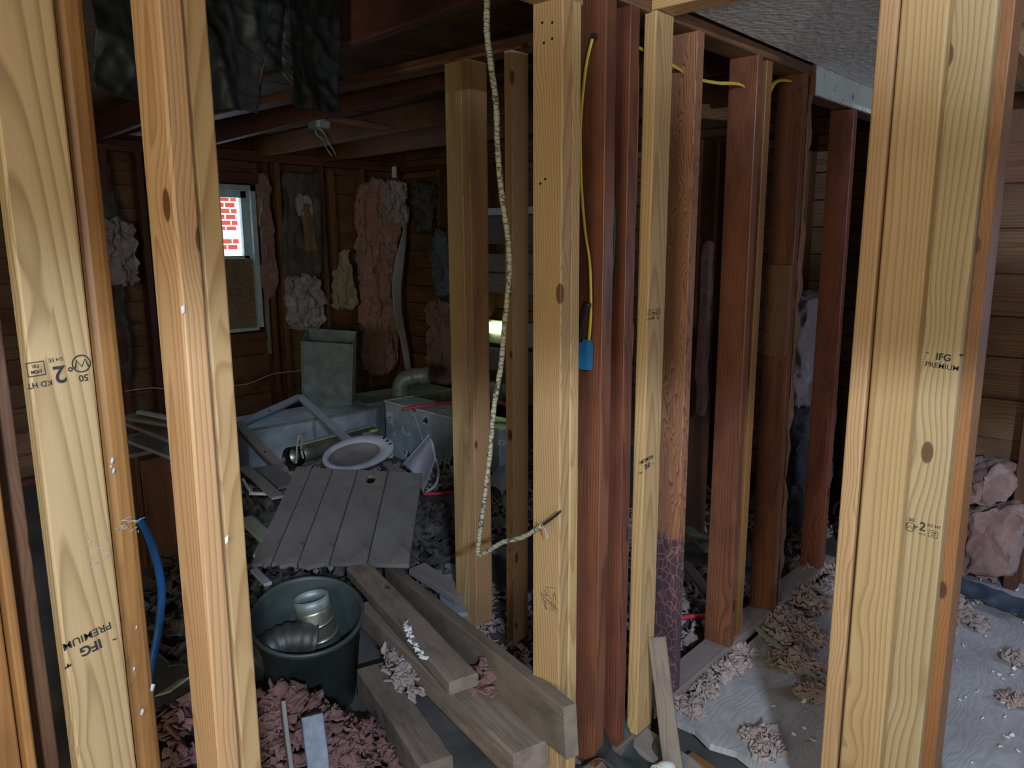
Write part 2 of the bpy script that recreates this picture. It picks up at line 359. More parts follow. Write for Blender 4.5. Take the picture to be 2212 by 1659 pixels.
def fluff(name, a, b, c, o0, mat, parent=None, seed=0, amp=.03, freq=9, n=(14, 22, 5), pinch=None):
    n = (n[0]*2, n[1]*2, n[2]+2)
    """lumpy batt: o0 corner, a b c edge vectors"""
    a, b, c, o0 = Vector(a), Vector(b), Vector(c), Vector(o0)
    bm = bmesh.new(); V = {}; nx, ny, nz = n
    def vert(i, j, k):
        if (i, j, k) in V: return V[i, j, k]
        u, v, t = i/nx, j/ny, k/nz
        # soft corners
        cu, cv, ct = u-.5, v-.5, t-.5
        s = 1-.10*max(0, (abs(cu)*2)**4*(abs(cv)*2)**4)-.10*(abs(ct)*2)**3*((abs(cu)*2)**6+(abs(cv)*2)**6)*.5
        p = a*(.5+cu*s)+b*(.5+cv*s)+c*(.5+ct*s)
        if pinch: p = pinch(u, v, t, p, a, b, c)
        q = Vector((p.x*freq, p.y*freq, p.z*freq*.5))+Vector((seed*3.1, seed*1.7, seed*.9))
        dv = noise.turbulence_vector(q, 3, False)
        p = p+Vector(dv)*amp+Vector(noise.turbulence_vector(q*3.7, 2, False))*amp*.42
        V[i, j, k] = bm.verts.new(p); return V[i, j, k]
    def quad(*ids): bm.faces.new([vert(*q) for q in ids])
    for i in range(nx):
        for j in range(ny):
            for k in (0, nz): quad((i, j, k), (i+1, j, k), (i+1, j+1, k), (i, j+1, k))
    for i in range(nx):
        for k in range(nz):
            for j in (0, ny): quad((i, j, k), (i+1, j, k), (i+1, j, k+1), (i, j, k+1))
    for j in range(ny):
        for k in range(nz):
            for i in (0, nx): quad((i, j, k), (i, j+1, k), (i, j+1, k+1), (i, j, k+1))
    bmesh.ops.recalc_face_normals(bm, faces=bm.faces)
    me = bpy.data.meshes.new(name); bm.to_mesh(me); bm.free()
    return mobj(name, me, mat, parent, o0, smooth=True)
# curled flakes and tufts for loose fill
def _flake(k):
    rd = random.Random(k); n = 4; P = []
    cu, cv, tw = rd.uniform(-2, 2), rd.uniform(-1.5, 1.5), rd.uniform(-1, 1)
    for i in range(n):
        for j in range(n):
            u, v = i/(n-1)-.5, j/(n-1)-.5
            z = cu*u*u+cv*v*v+tw*u*v+rd.uniform(-.12, .12)
            P.append(Vector((u+rd.uniform(-.1, .1), v+rd.uniform(-.1, .1), z*.8)))
    F = [(i*n+j, (i+1)*n+j, (i+1)*n+j+1, i*n+j+1) for i in range(n-1) for j in range(n-1)]
    return P, F
FLAKES = [_flake(k) for k in range(14)]
def stuff(name, spots, mat, label, cat, parent=None):
    """spots: list of (pos, size)"""
    V = []; F = []; o0 = Vector(spots[0][0])
    for p, s in spots:
        P, Q = random.choice(FLAKES); b = len(V)
        R = Matrix.Rotation(random.uniform(0, 6.28), 3, 'Z') @ Matrix.Rotation(random.uniform(-.9, .9), 3, 'X') @ Matrix.Rotation(random.uniform(-.9, .9), 3, 'Y')
        sc = Vector((s*random.uniform(.6, 1.5), s*random.uniform(.6, 1.2), s*random.uniform(.5, 1.2)))
        for q in P: V.append(Vector(p)-o0+R @ Vector((q.x*sc.x, q.y*sc.y, q.z*sc.z)))
        F += [tuple(i+b for i in f) for f in Q]
    me = bpy.data.meshes.new(name); me.from_pydata([tuple(v) for v in V], [], F); me.update()
    o = mobj(name, me, mat, parent, o0, smooth=True)
    m = o.modifiers.new('thickness', 'SOLIDIFY'); m.thickness = .004
    return tag(o, label, cat, kind='stuff')
def heap(n, cx, cy, rx, ry, h, size, z0=0., ang=0., seed=1):
    rd = random.Random(seed); out = []
    for _ in range(n):
        t = rd.uniform(0, 6.283); r = math.sqrt(rd.random())
        x, y = r*rx*math.cos(t), r*ry*math.sin(t)
        out.append(((cx+x*math.cos(ang)-y*math.sin(ang), cy+x*math.sin(ang)+y*math.cos(ang), z0+h*(1-r*r)*rd.uniform(.75, 1.05)+size*.25), size*rd.uniform(.6, 1.4)))
    return out
_nail_me = None
def nail(x, y, z, face, parent, r=.0035):
    """nail head sunk in the -x or -y face"""
    global _nail_me
    if _nail_me is None:
        bm = bmesh.new(); bmesh.ops.create_cone(bm, cap_ends=True, segments=8, radius1=1, radius2=.8, depth=.6)
        _nail_me = bpy.data.meshes.new('nail_head'); bm.to_mesh(_nail_me); bm.free()
    o = mobj('nail_head', _nail_me, NAIL, None, (x, y, z), (math.pi/2, 0, 0) if face == 'y' else (0, math.pi/2, 0))
    o.scale = (r, r, r); return par(o, parent)
def text_mesh(body, size, bold=0.):
    c = bpy.data.curves.new('lettering', 'FONT'); c.body = body; c.size = size; c.align_x = 'CENTER'; c.align_y = 'CENTER'; c.offset = bold*size
    t = bpy.data.objects.new('lettering', c); COL.objects.link(t); bpy.context.view_layer.update()
    me = bpy.data.meshes.new_from_object(t.evaluated_get(bpy.context.evaluated_depsgraph_get()))
    bpy.data.objects.remove(t); bpy.data.curves.remove(c); return me
def rings(shapes):
    """flat outlines: list of (list of (x,y), width, closed) made into ribbons"""
    V = []; F = []
    for pts, wd, closed in shapes:
        n = len(pts); b = len(V)
        for i, p in enumerate(pts):
            p = Vector(p); q0 = Vector(pts[(i-1) % n] if closed or i else pts[0]); q1 = Vector(pts[(i+1) % n] if closed or i < n-1 else pts[-1])
            d = (q1-q0); d = d.normalized() if d.length else Vector((1, 0)); nn = Vector((-d.y, d.x))*wd/2
            V += [(p.x+nn.x, p.y+nn.y, 0), (p.x-nn.x, p.y-nn.y, 0)]
        for i in range(n if closed else n-1):
            j = (i+1) % n; F.append((b+2*i, b+2*i+1, b+2*j+1, b+2*j))
    me = bpy.data.meshes.new('mark'); me.from_pydata(V, [], F); me.update(); return me
def on_face(me, name, pos, face, rot, mat, parent, label=None):
    """lay a flat print on the -y or -x face; rot turns it in its plane"""
    B = Matrix.Rotation(math.pi/2, 3, 'X')
    if face == 'x': B = Matrix.Rotation(-math.pi/2, 3, 'Z') @ B
    o = mobj(name, me, mat, None, pos, B @ Matrix.Rotation(rot, 3, 'Z'))
    par(o, parent)
    if label: o['label'] = label
    return o
def circ(cx, cy, r, n=24, a0=0, a1=2*math.pi): return [(cx+r*math.cos(a0+(a1-a0)*i/n), cy+r*math.sin(a0+(a1-a0)*i/n)) for i in range(n)]
def merge(mes):
    V = []; F = []
    for me, dx, dy in mes:
        b = len(V); V += [(v.co.x+dx, v.co.y+dy, v.co.z) for v in me.vertices]; F += [tuple(i+b for i in p.vertices) for p in me.polygons]
    o = bpy.data.meshes.new('stamp'); o.from_pydata(V, [], F); o.update(); return o
def stamp_ifg(s):
    return merge([(text_mesh('IFG', .021*s, .025), 0, .011*s), (text_mesh('PREMIUM', .0165*s, .006), 0, -.009*s),
                  (rings([([(-.036*s, .017*s), (-.030*s, .016*s)], .002*s, False), ([(.030*s, .022*s), (.039*s, .023*s)], .003*s, False), ([(.034*s, .023*s), (.034*s, .018*s)], .002*s, False)]), 0, 0)])
def stamp_grade(s):
    return merge([(text_mesh('50', .0115*s, .02), -.026*s, .014*s), (text_mesh('2', .030*s, .012), 0, .004*s), (text_mesh('KD HT', .0095*s, .012), .024*s, .013*s),
                  (text_mesh('S/4 EE', .0065*s, 0), .002*s, -.014*s), (text_mesh('HEM', .006*s, .01), .025*s, -.003*s), (text_mesh('FIR', .006*s, .01), .025*s, -.010*s),
                  (rings([(circ(-.026*s, -.004*s, .0105*s), .0016*s, True), ([(-.034*s, .001*s), (-.031*s, -.009*s), (-.026*s, .0*s), (-.021*s, -.009*s), (-.018*s, .001*s)], .002*s, False), (circ(-.0125*s, .001*s, .0022*s, 10), .0016*s, True),
                          ([(.0155*s, .002*s), (.0345*s, .002*s), (.0345*s, -.0145*s), (.0155*s, -.0145*s)], .0013*s, True)]), 0, 0)])

# ================================================================== THE SETTING
ZC = 2.17           # plaster ceiling
YB = 5.80           # inner face of the rear sheathing
XR = 4.90           # inner face of the far room's right wall
XP = 4.00           # plank wall of the right-hand room
def slab(name, x0, x1, y0, y1, z0, z1, mat, parent=None):
    V = [(x, y, z) for x in (x0, x1) for y in (y0, y1) for z in (z0, z1)]
    c = Vector(((x0+x1)/2, (y0+y1)/2, z0)); V = [Vector(v)-c for v in V]
    o = mobj(name, mesh(name, V, [(0, 1, 3, 2), (4, 6, 7, 5), (0, 4, 5, 1), (2, 3, 7, 6), (0, 2, 6, 4), (1, 5, 7, 3)]), mat, parent, c)
    return o if parent else tag(o, kind='structure')
def wall_hole(parent, name, axis, c0, c1, a0, a1, z0, z1, ha0, ha1, hz0, hz1, mat):
    """wall slab of thickness c0..c1 with one opening, in four pieces"""
    for p in ((a0, ha0, z0, z1), (ha1, a1, z0, z1), (ha0, ha1, z0, hz0), (ha0, ha1, hz1, z1)):
        if axis == 'y': slab(name, p[0], p[1], c0, c1, p[2], p[3], mat, parent)
        else: slab(name, c0, c1, p[0], p[1], p[2], p[3], mat, parent)
slab('floor', -2.5, 5.1, -1.3, 6.1, -.14, -.06, SUBF)
slab('ceiling', -2.5, 3.99, -1.15, 1.165, ZC, ZC+.012, DRY)
slab('trim_1', 3.985, 4.0, -1.14, 1.165, ZC-.02, ZC+.012, DRY)
slab('roof_deck', -2.5, 5.1, -1.3, 6.1, 2.62, 2.68, BROWN)
# wall behind the camera, with the small bright window
WR = struct('wall_rear', (-.7, -1.4, 0)); [slab('wall_panel', *q, PANELD, WR) for q in ((-2.5, -1.0, -1.3, -1.15, -.06, 2.62), (-.45, 3.45, -1.3, -1.15, -.06, 2.62), (3.95, 5.1, -1.3, -1.15, -.06, 2.62), (3.45, 3.95, -1.3, -1.15, -.06, .95), (3.45, 3.95, -1.3, -1.15, 1.75, 2.62), (-1.0, -.45, -1.3, -1.15, -.06, 1.1), (-1.0, -.45, -1.3, -1.15, 1.7, 2.05), (-1.0, -.45, -1.3, -1.15, 2.13, 2.62))]
beam('light_cut_board', (-.95, -.90, 2.178), (.25, -.90, 1.888), .018, .09, BROWN, WR)  # unseen board added to cut the high lamp into bands and pools
WL = struct('wall_left', (-2.4, 1, 0)); wall_hole(WL, 'wall_panel', 'x', -2.5, -2.4, -1.3, 6.1, -.06, 2.62, -.65, .35, .95, 1.9, PANELD)
WE = struct('wall_east', (5, 1, 0)); slab('wall_panel', 4.98, 5.1, -1.3, 6.1, -.06, 2.62, BROWN, WE)

# ---- rear wall of the far room: plates, studs, sheathing boards, window
WB = struct('wall_back', (3, YB, -.06))
wl, wr_ = at_y(324, 560, YB).x, at_y(551, 560, YB).x
wz0, wz1 = at_y(545, 712, YB).z, at_y(540, 402, YB).z
wall_hole(WB, 'outer_siding', 'y', YB+.03, YB+.12, -2.5, 5.1, -.06, 2.62, wl, wr_, wz0, wz1, BROWN)
zz = -.04; rowh = .165
while zz < 2.5:
    z1_ = zz+rowh-.008
    segs_ = [(1.0, XR)] if (z1_ < wz0 or zz > wz1) else [(1.0, wl-.01), (wr_+.01, XR)]
    for a, b in segs_:
        beam('sheathing_board', (a, YB+.012, (zz+z1_)/2), (b, YB+.012, (zz+z1_)/2), .022, rowh-.008, SHEATH, WB, bev=.002, segs=4, warp=.002)
    zz += rowh
ZPB = 2.155
for k, dz in enumerate((0, .042)):
    beam('top_plate', (1.0, YB-.05, ZPB+.02+dz), (XR, YB-.05, ZPB+.02+dz), .10, .04, MAROON, WB, rough=.003)
beam('rim_board', (1.0, YB-.03, ZPB+.17), (XR, YB-.03, ZPB+.17), .04, .16, MAROON, WB, rough=.004)
beam('bottom_plate', (1.0, YB-.05, -.04), (XR, YB-.05, -.04), .10, .04, MAROON, WB)
for px, top, z0_, m in ((235, 345, -.04, MAROON), (310, 345, -.04, MAROON), (578, 360, -.04, MAROON), (604, 360, -.04, BROWN), (698, 365, -.04, BROWN), (786, 370, -.04, BROWN), (862, 370, -.04, BROWN)):
    X_ = at_y(px, 450, YB-.1).x
    stud('stud', X_-.02, X_+.022, YB-.1, YB-.001, z0_, ZPB, m, WB, rough=.003, segs=12)
# header and sill pieces round the opening
beam('header', (wl-.03, YB-.05, wz1+.055), (wr_+.05, YB-.05, wz1+.055), .09, .08, MAROON, WB, rough=.003)
beam('window_sill_framing', (wl-.03, YB-.05, wz0-.05), (wr_+.05, YB-.05, wz0-.05), .09, .07, MAROON, WB, rough=.003)
stud('strip', wr_+.012, wr_+.04, YB-.10, YB-.07, .62, wz1+.02, GREYW, WB)
stud('nailer', at_y(712, 450, YB-.08).x, at_y(725, 450, YB-.08).x, YB-.09, YB-.05, 1.28, 2.12, SHEATH, WB)
# window: frame, upper light, lower particle board
WN = struct('window_1', ((wl+wr_)/2, YB, wz0))
FT = .055
for nm, a in (('window_frame', (wl, wl+FT, wz0, wz1)), ('window_frame', (wr_-FT*.75, wr_, wz0, wz1)), ('window_frame', (wl, wr_, wz1-FT*.8, wz1)), ('window_sill', (wl, wr_, wz0, wz0+.022))):
    slab(nm, a[0], a[1], YB-.07, YB+.05, a[2], a[3], WFRAME, WN)
zm = at_y(540, 558, YB).z
for a in ((wl+FT, wl+FT+.045, zm, wz1-.045), (wr_-FT*.75-.06, wr_-FT*.75, zm, wz1-.045), (wl+FT, wr_-FT, wz1-.095, wz1-.045), (wl+FT, wr_-FT, zm, zm+.022)):
    slab('sash', a[0], a[1], YB-.02, YB+.02, a[2], a[3], WFRAME, WN)
slab('pane', wl+FT, wr_-FT, YB-.002, YB+.002, zm, wz1-.06, GLASS, WN)
slab('board_panel', wl+.02, wr_-.02, YB-.035, YB-.022, wz0+.02, zm, PBOARD, WN)
# outdoors beyond the window
bw = thing('brick_wall', 'red brick wall outside the far window', 'wall', (4.5, 8.0, -.06))
xe = at_y(507, 480, 8).x; zb = [at_y(495, y, 8).z for y in (541, 514, 497, 428)]
for nm, z0_, z1_, m in (('bright_gap_base', -.06, zb[0], BONE), ('brick_course', zb[0], zb[1], BRICK), ('bright_gap_band', zb[1], zb[2], BONE), ('brick_course', zb[2], zb[3], BRICK), ('coping', zb[3], zb[3]+.06, BONE)):  # pale base and band added in place of overexposed daylight around the brick
    beam(nm, (2.6, 8, (z0_+z1_)/2), (xe, 8, (z0_+z1_)/2), .12 if m is BRICK else .13, z1_-z0_, m, bw, segs=1, warp=0, bev=.004)

# ---- right wall of the far room
WX = struct('wall_right', (XR, 3.5, -.06))
zz = -.04
while zz < 2.4:
    beam('sheathing_board', (XR+.012, 1.3, zz+.078), (XR+.012, YB, zz+.078), .022, .157, SHEATH, WX, bev=.002, segs=2); zz += .165
for Y_ in (1.9, 2.5, 2.95, 3.4, 4.0, 4.6, 5.2): stud('stud', XR-.1, XR, Y_-.02, Y_+.02, -.04, 2.155, BROWN, WX, rough=.003)
beam('top_plate', (XR-.05, 1.3, 2.175), (XR-.05, YB, 2.175), .1, .04, MAROON, WX)
# daylight slit seen between the studs in the middle: window with a lifted board
P1 = at_x(1075, 708, XR-.02)
W2 = struct('window_2', (XR, P1.y, P1.z-.2))
for za, zb, m in ((.42, .62, GREYB), (.66, .86, PALEB), (1.10, 1.26, GREYW), (1.27, 1.42, GREYW), (1.74, 1.80, WFRAME), (1.5, 1.73, GREYB)):
    beam('boarding', (XR-.11, P1.y-.55, za*.5+zb*.5), (XR-.11, P1.y+.2, za*.5+zb*.5), .02, (zb-za), m, W2)

# ---- plank wall of the right-hand room
WP = struct('wall_plank', (XP, .5, -.06))
yl = [at_x(2150, y, XP).z for y in (1130, 1040, 948, 858, 770, 682, 590, 496, 400, 310)]
for a, b in zip(yl[:-1], yl[1:]):
    beam('plank', (XP+.012, -.1, (a+b)/2), (XP+.012, 1.17, (a+b)/2), .024, b-a-.008, SHEATH if random.random() < .5 else BROWN, WP, bev=.003, segs=3, warp=.002)
slab('plank_backing', XP+.03, XP+.06, -1.14, 1.3, -.06, 2.62, BROWN, WP)
e = at_x(2215, 900, XP-.1)
stud('stud', XP-.14, XP-.002, e.y-.05, e.y+.0, -.04, 2.1, BROWN, WP)

# ---- partition plates and headers (new and old timber)
tag(box('top_plate', .1, 1.565, 1.175, 1.262, 2.092, 2.165, PINE2), 'new timber header over the wide opening behind the tarp side', 'header')
tag(box('top_plate', 1.57, 2.98, 1.175, 1.27, 2.133, 2.168, BROWN), 'old brown top plate along the red studs under the plaster ceiling edge', 'top plate')
tag(box('bottom_plate', 1.99, 3.62, 1.172, 1.27, .0, .036, GREYW, rough=.002), 'grey dusty bottom plate running under the red studs', 'bottom plate')
tag(box('bottom_plate', 1.45, 1.96, 1.165, 1.262, -.02, .018, DUSTY, rough=.002), 'dusty bottom plate under the central corner studs', 'bottom plate')
tag(box('door_header', 1.862, 1.953, -.9, 1.20, 2.135, 2.168, PINE2), 'new pine beam laid across the top of the thin stamped central stud', 'beam')
tag(box('top_plate', 2.10, 2.19, 1.275, 5.1, 2.19, 2.23, BROWN), 'brown plate over the two pale studs with the hanging cable', 'top plate')
# plaster covered header at the right
hd = thing('drywall_header', 'white mildew-speckled plaster header under the right ceiling', 'header', (3.4, 1.2, 2.07))
slab('plaster_face', 2.975, 3.98, 1.165, 1.178, 2.068, ZC-.001, MILDEW, hd); box('lintel', 2.985, 3.98, 1.182, 1.27, 2.072, ZC-.004, BROWN, hd)
stud('corner_strip', 2.962, 2.974, 1.163, 1.185, 2.065, ZC, RED, hd)
tag(box('ceiling_beam', 1.95, 3.98, .50, .59, 2.085, 2.165, PINE2), 'new pine beam under the ceiling behind the right post', 'beam')

# ================================================================== STUDS OF THE PARTITION
# far left: old boards beside the stamped stud
t = thing('wall_stud', 'old brown stud at the far left edge, behind the stamped board', 'stud', (.25, 1.3, -.05))
stud('board', .19, .282, 1.29, 1.33, -.05, 2.092, ORANGE, t, segs=8); stud('board', .284, .297, 1.262, 1.36, -.05, 2.092, ORANGE, t, segs=8, rough=.002); stud('board', .299, .345, 1.335, 1.375, -.05, 2.092, BROWN, t)
# L1 stamped wide face + orange old stud
L1 = thing('wall_stud', 'pale pine stud with upside-down black grade stamps, leftmost wide board', 'stud', (.39, 1.27, -.05))
b1 = stud('board', .347, .4345, 1.252, 1.290, -.05, 2.092, PINE3, L1, bev=.004, segs=10, warp=0)
def fpos(x, y, Yp): return at_y(x, y, Yp)
on_face(stamp_ifg(1.08), 'grade_stamp', fpos(192, 1385, 1.2495), 'y', math.pi+.14, INK, b1)
on_face(stamp_grade(1.2), 'grade_stamp', fpos(128, 800, 1.2495), 'y', math.pi+.05, INK, b1)
tag(stud('wall_stud', .4365, .4775, 1.255, 1.350, -.05, 2.092, ORANGE, bev=.012, segs=10), 'orange old stud flecked with fibre, against the stamped leftmost board', 'stud')
# L2 double stud
L2 = thing('wall_stud', 'double pale pine stud in front of the far window', 'stud', (.58, 1.22, -.05))
stud('board', .540, .5785, 1.170, 1.262, -.05, 2.092, PINE2, L2, bev=.0045, segs=10); stud('board', .5795, .6175, 1.170, 1.258, -.05, 2.092, PINE, L2, bev=.004, segs=10)
for x, y in ((490, 1165), (396, 668)):
    p = at_y(x, y, 1.1685); o = sheet('paint_chip', lambda u, v, p=p: (p.x+(u-.5)*.007, p.y-.002*math.sin(u*3), p.z+(v-.5)*.012+(u-.5)*.004), 3, 3, BONE, L2, .001)
# centre pair
C1 = thing('wall_stud', 'double pine stud with scribbles, broad central post nearest the camera', 'stud', (1.52, 1.22, -.05))
c1 = stud('board', 1.482, 1.520, 1.171, 1.264, -.05, 2.09, PINE2, C1, bev=.004, segs=10, warp=0); stud('board', 1.521, 1.558, 1.171, 1.26, -.05, 2.09, PINE, C1, bev=.004, segs=10)
for dy, dz in ((.03, .05), (.06, .045), (.03, .085), (.055, .09), (.05, .4), (.065, .41)): nail(1.4815, 1.172+dy, 2.09-dz, 'x', c1)
rd = random.Random(4); sh = []
for k in range(14): 
    a = (rd.uniform(-.02, .02), rd.uniform(-.03, .03)); sh.append(([a, (a[0]+rd.uniform(-.015, .015), a[1]+rd.uniform(.005, .03)), (a[0]+rd.uniform(.0, .02), a[1]+rd.uniform(-.01, .02))], .0012, False))
on_face(rings(sh), 'pencil_scribble', at_x(1185, 1300, 1.4805), 'x', .2, PENCIL, c1)
# old red studs behind the corner
r0 = tag(stud('wall_stud', 1.655, 1.700, 1.172, 1.268, -.04, 2.133, RED, rough=.0015, segs=10), 'dark red-brown stud carrying the blue box and yellow cable', 'stud')
tag(stud('wall_stud', 1.772, 1.816, 1.175, 1.27, -.04, 2.133, RED, rough=.0015, segs=10), 'red-brown stud between the blue box stud and the thin pale stamped stud', 'stud')
# pale filler strips in the gap
fs = thing('filler_strip', 'pale broken packing strip in the dark gap beside the thin stamped stud', 'strip', (1.84, 1.22, 0))
for ya, yb in ((140, 488), (700, 905), (1100, 1560)):
    stud('strip', 1.832, 1.850, 1.20, 1.25, at_y(1375, yb, 1.2).z, at_y(1375, ya, 1.2).z, PINE2, fs, rough=.001)
# thin stamped stud
C2 = tag(stud('wall_stud', 1.862, 1.953, 1.160, 1.198, .018, 2.135, PINE, bev=.004, segs=10, warp=0), 'pale pine stud with small black stamps, at the corner of the red stud row', 'stud')
on_face(stamp_grade(.95), 'grade_stamp', at_y(1412, 678, 1.158), 'y', math.pi, INK, C2); on_face(stamp_ifg(1.), 'grade_stamp', at_y(1398, 998, 1.158), 'y', math.pi+.1, INK, C2)
# red stud row
tag(stud('wall_stud', 2.108, 2.150, 1.172, 1.272, .036, 2.133, CHAR, segs=10), 'stud with swirling grain and scorched purple lower half', 'stud')
T = thing('wall_stud', 'broad red double stud with a knot low down, third in the red row', 'stud', (2.56, 1.22, .036))
s4 = stud('board', 2.505, 2.545, 1.172, 1.274, .036, 2.133, RED, T, rough=.001, segs=8); stud('board', 2.60, 2.645, 1.185, 1.274, .036, 2.133, ORANGE, T, rough=.001, segs=8)
stud('spacer_strip', 2.565, 2.59, 1.195, 1.22, 1.62, 1.92, RED, T); stud('board', 2.549, 2.598, 1.225, 1.268, .036, 2.133, RED, T, segs=8)
T = thing('wall_stud', 'dark red stud with a ragged bark-edged strip along its right side', 'stud', (2.93, 1.22, .036))
s5 = stud('board', 2.895, 2.935, 1.172, 1.274, .036, 2.133, RED, T, segs=8); stud('strip', 2.952, 2.985, 1.172, 1.20, .036, 2.065, SHEATH, T, rough=.012, segs=60)
tag(stud('wall_stud', 3.43, 3.47, 1.172, 1.272, .0, 2.07, RED, segs=8), 'slim red-brown stud under the white plaster header', 'stud')
p = at_y(1690, 670, 1.05)
T = tag(beam('wood_block', at_x(1672, 768, 2.86), at_x(1684, 572, 2.86), .10, .03, BROWN, up=(1, 0, 0), bev=.004), 'short wooden block nailed to the face of a dark red stud', 'block')
# pale studs of the cross wall with the hanging cable
C3 = thing('wall_stud', 'pale pine post with pencilled scrawl, left of the hanging cable', 'stud', (2.14, 2.15, -.05))
stud('board', 2.100, 2.138, 2.134, 2.222, -.05, 2.19, PINE, C3, bev=.003, segs=10); c3 = stud('board', 2.100, 2.189, 2.095, 2.133, -.05, 2.19, PINE2, C3, bev=.003, segs=10, warp=0); stud('board', 2.192, 2.203, 2.100, 2.14, -.05, 2.19, PINE2, C3)
sh = [([(-.035, -.05), (-.02, .0), (-.03, .02), (.0, -.03), (.02, .05)], .0014, False), (circ(.012, .035, .016, 16), .0014, True), (circ(.026, .07, .014, 16), .0014, True), ([(-.01, -.09), (-.02, -.04), (.01, -.06)], .0014, False)]
on_face(rings(sh), 'pencil_scrawl', at_y(1040, 640, 2.0935), 'y', -.25, PENCIL, c3)
C4 = tag(stud('wall_stud', 2.100, 2.189, 1.888, 1.926, -.05, 2.19, PINE2, bev=.003, segs=10), 'pale pine stud with big round knots, right of the hanging cable', 'stud')
tag(stud('wall_stud', 2.205, 2.24, 1.80, 1.845, -.05, 2.15, PALEB), 'thin whitish board glimpsed behind the broad central post', 'board')
# right post
R = thing('door_post', 'stout pine post of several boards at the right, stamped on its side', 'post', (1.83, .47, -.05))
stud('board', 1.800, 1.888, .541, .580, -.05, 2.135, PINE2, R, bev=.004, segs=10); stud('board', 1.803, 1.841, .447, .5385, -.05, 2.135, PINE2, R, bev=.005, segs=10)
r3 = stud('board', 1.846, 1.884, .372, .462, -.05, 2.135, PINE3, R, bev=.004, segs=10, warp=0); stud('board', 1.888, 1.975, .350, .388, -.05, 2.135, ORANGE, R, bev=.003, segs=10)
on_face(stamp_ifg(.98), 'grade_stamp', at_x(2036, 783, 1.845), 'x', -.06, INK, r3); on_face(stamp_grade(.95), 'grade_stamp', at_x(1992, 1142, 1.845), 'x', -.06, INK, r3)

# ================================================================== CEILING OF THE FAR ROOM
CD = struct('ceiling_deck', (3, 3.5, 2.34))
yy = 1.28
while yy < 5.8:
    beam('ceiling_board', (.6, yy+.1, 2.35), (XR, yy+.1, 2.35), .19, .02, BROWN if random.random() < .7 else SHEATH, CD, segs=2, bev=.002); yy += .2
def joist(xa, ya, xb, yb, label, m=BROWN, h=.14):
    return tag(beam('ceiling_joist', (xa, ya, 2.19+h/2), (xb, yb, 2.19+h/2), .042, h, m, rough=.002, segs=12), label, 'joist')
joist(2.11, 5.74, 1.60, 1.32, 'nearest dark red ceiling joist, passing above the hanging black tarp', MAROON)
joist(2.77, 5.74, 2.29, 1.32, 'ceiling joist with pale lit underside, just behind the black tarp', MAROON)
joist(3.36, 5.74, 2.96, 1.32, 'brown ceiling joist beside the rusty ceiling box', BROWN)
joist(3.95, 5.74, 3.70, 1.32, 'farthest brown ceiling joist, over the pink batt corner', BROWN)
a, b = at_z(700, 256, 2.205), at_z(838, 280, 2.205)
tag(beam('blocking_board', a, (b.x, b.y, 2.205), .06, .03, SHEATH), 'short light board wedged between two ceiling joists', 'board')
# ceiling box with dangling wires
p = at_z(690, 272, 2.17); p = Vector((p.x, p.y, 2.155))
T = thing('ceiling_box', 'rusty electrical ceiling box with twisted wires dangling', 'electrical box', p)
beam('box_body', p+Vector((0, 0, .0)), p+Vector((0, 0, .05)), .10, .10, GALVD, T, segs=2, bev=.02)
for k in range(3):
    q = [p+Vector((.03*math.cos(k*2), .03*math.sin(k*2), 0))]
    for i in range(5): q.append(q[-1]+Vector((.012+random.uniform(-.02, .02), -.006+random.uniform(-.02, .02), -.028)))
    tube('wire', q, .004, GALVD if k else BLKC, T, 5, 4)
# black tar sheet hanging from the deck
prof = [(195, 188), (250, 214), (320, 228), (450, 238), (530, 237), (556, 245), (558, 168), (566, 158), (590, 156), (597, 165), (600, 230), (640, 236), (700, 243), (735, 249), (746, 238)]
xs = sorted(set([195+i*3.7 for i in range(149)]+[q[0] for q in prof]))
def tar(u, v):
    i = min(int(round(u*(len(xs)-1))), len(xs)-1); x = xs[i]
    for (xa, ya), (xb, yb) in zip(prof[:-1], prof[1:]):
        if xa <= x <= xb: yb_ = ya+(yb-ya)*(x-xa)/max(xb-xa, 1e-6); break
    py = -75+(yb_+75)*v + 3*noise.noise((x*.12, 3, 0))*v
    p = at_y(x, py, 2.2)
    q_ = Vector((p.x+.15*noise.noise((p.x*3, p.z*3, 8)), p.z, 0)); rg = lambda f, s_: (1-abs(noise.noise((q_.x*f+q_.y*f*.5, q_.y*f*.8-q_.x*f*.3, s_)))*2.2)
    d = .06*noise.noise((p.x*2.6, p.z*2.5, 1))-.017*max(0, rg(4.5, 4))**2-.006*max(0, rg(11, 9))**2+.006*noise.noise((p.x*30, p.z*26, 2))
    if x > 735: d += .05*(x-735)/11
    if 597 < x < 640: d -= .06*v*(1-(x-597)/43)
    return (p.x, p.y+d, min(p.z, 2.335))
tag(sheet('tar_sheet', tar, len(xs)-1, 70, TARP, thick=.003), 'torn black sheet hanging from the ceiling at the upper left', 'sheet')

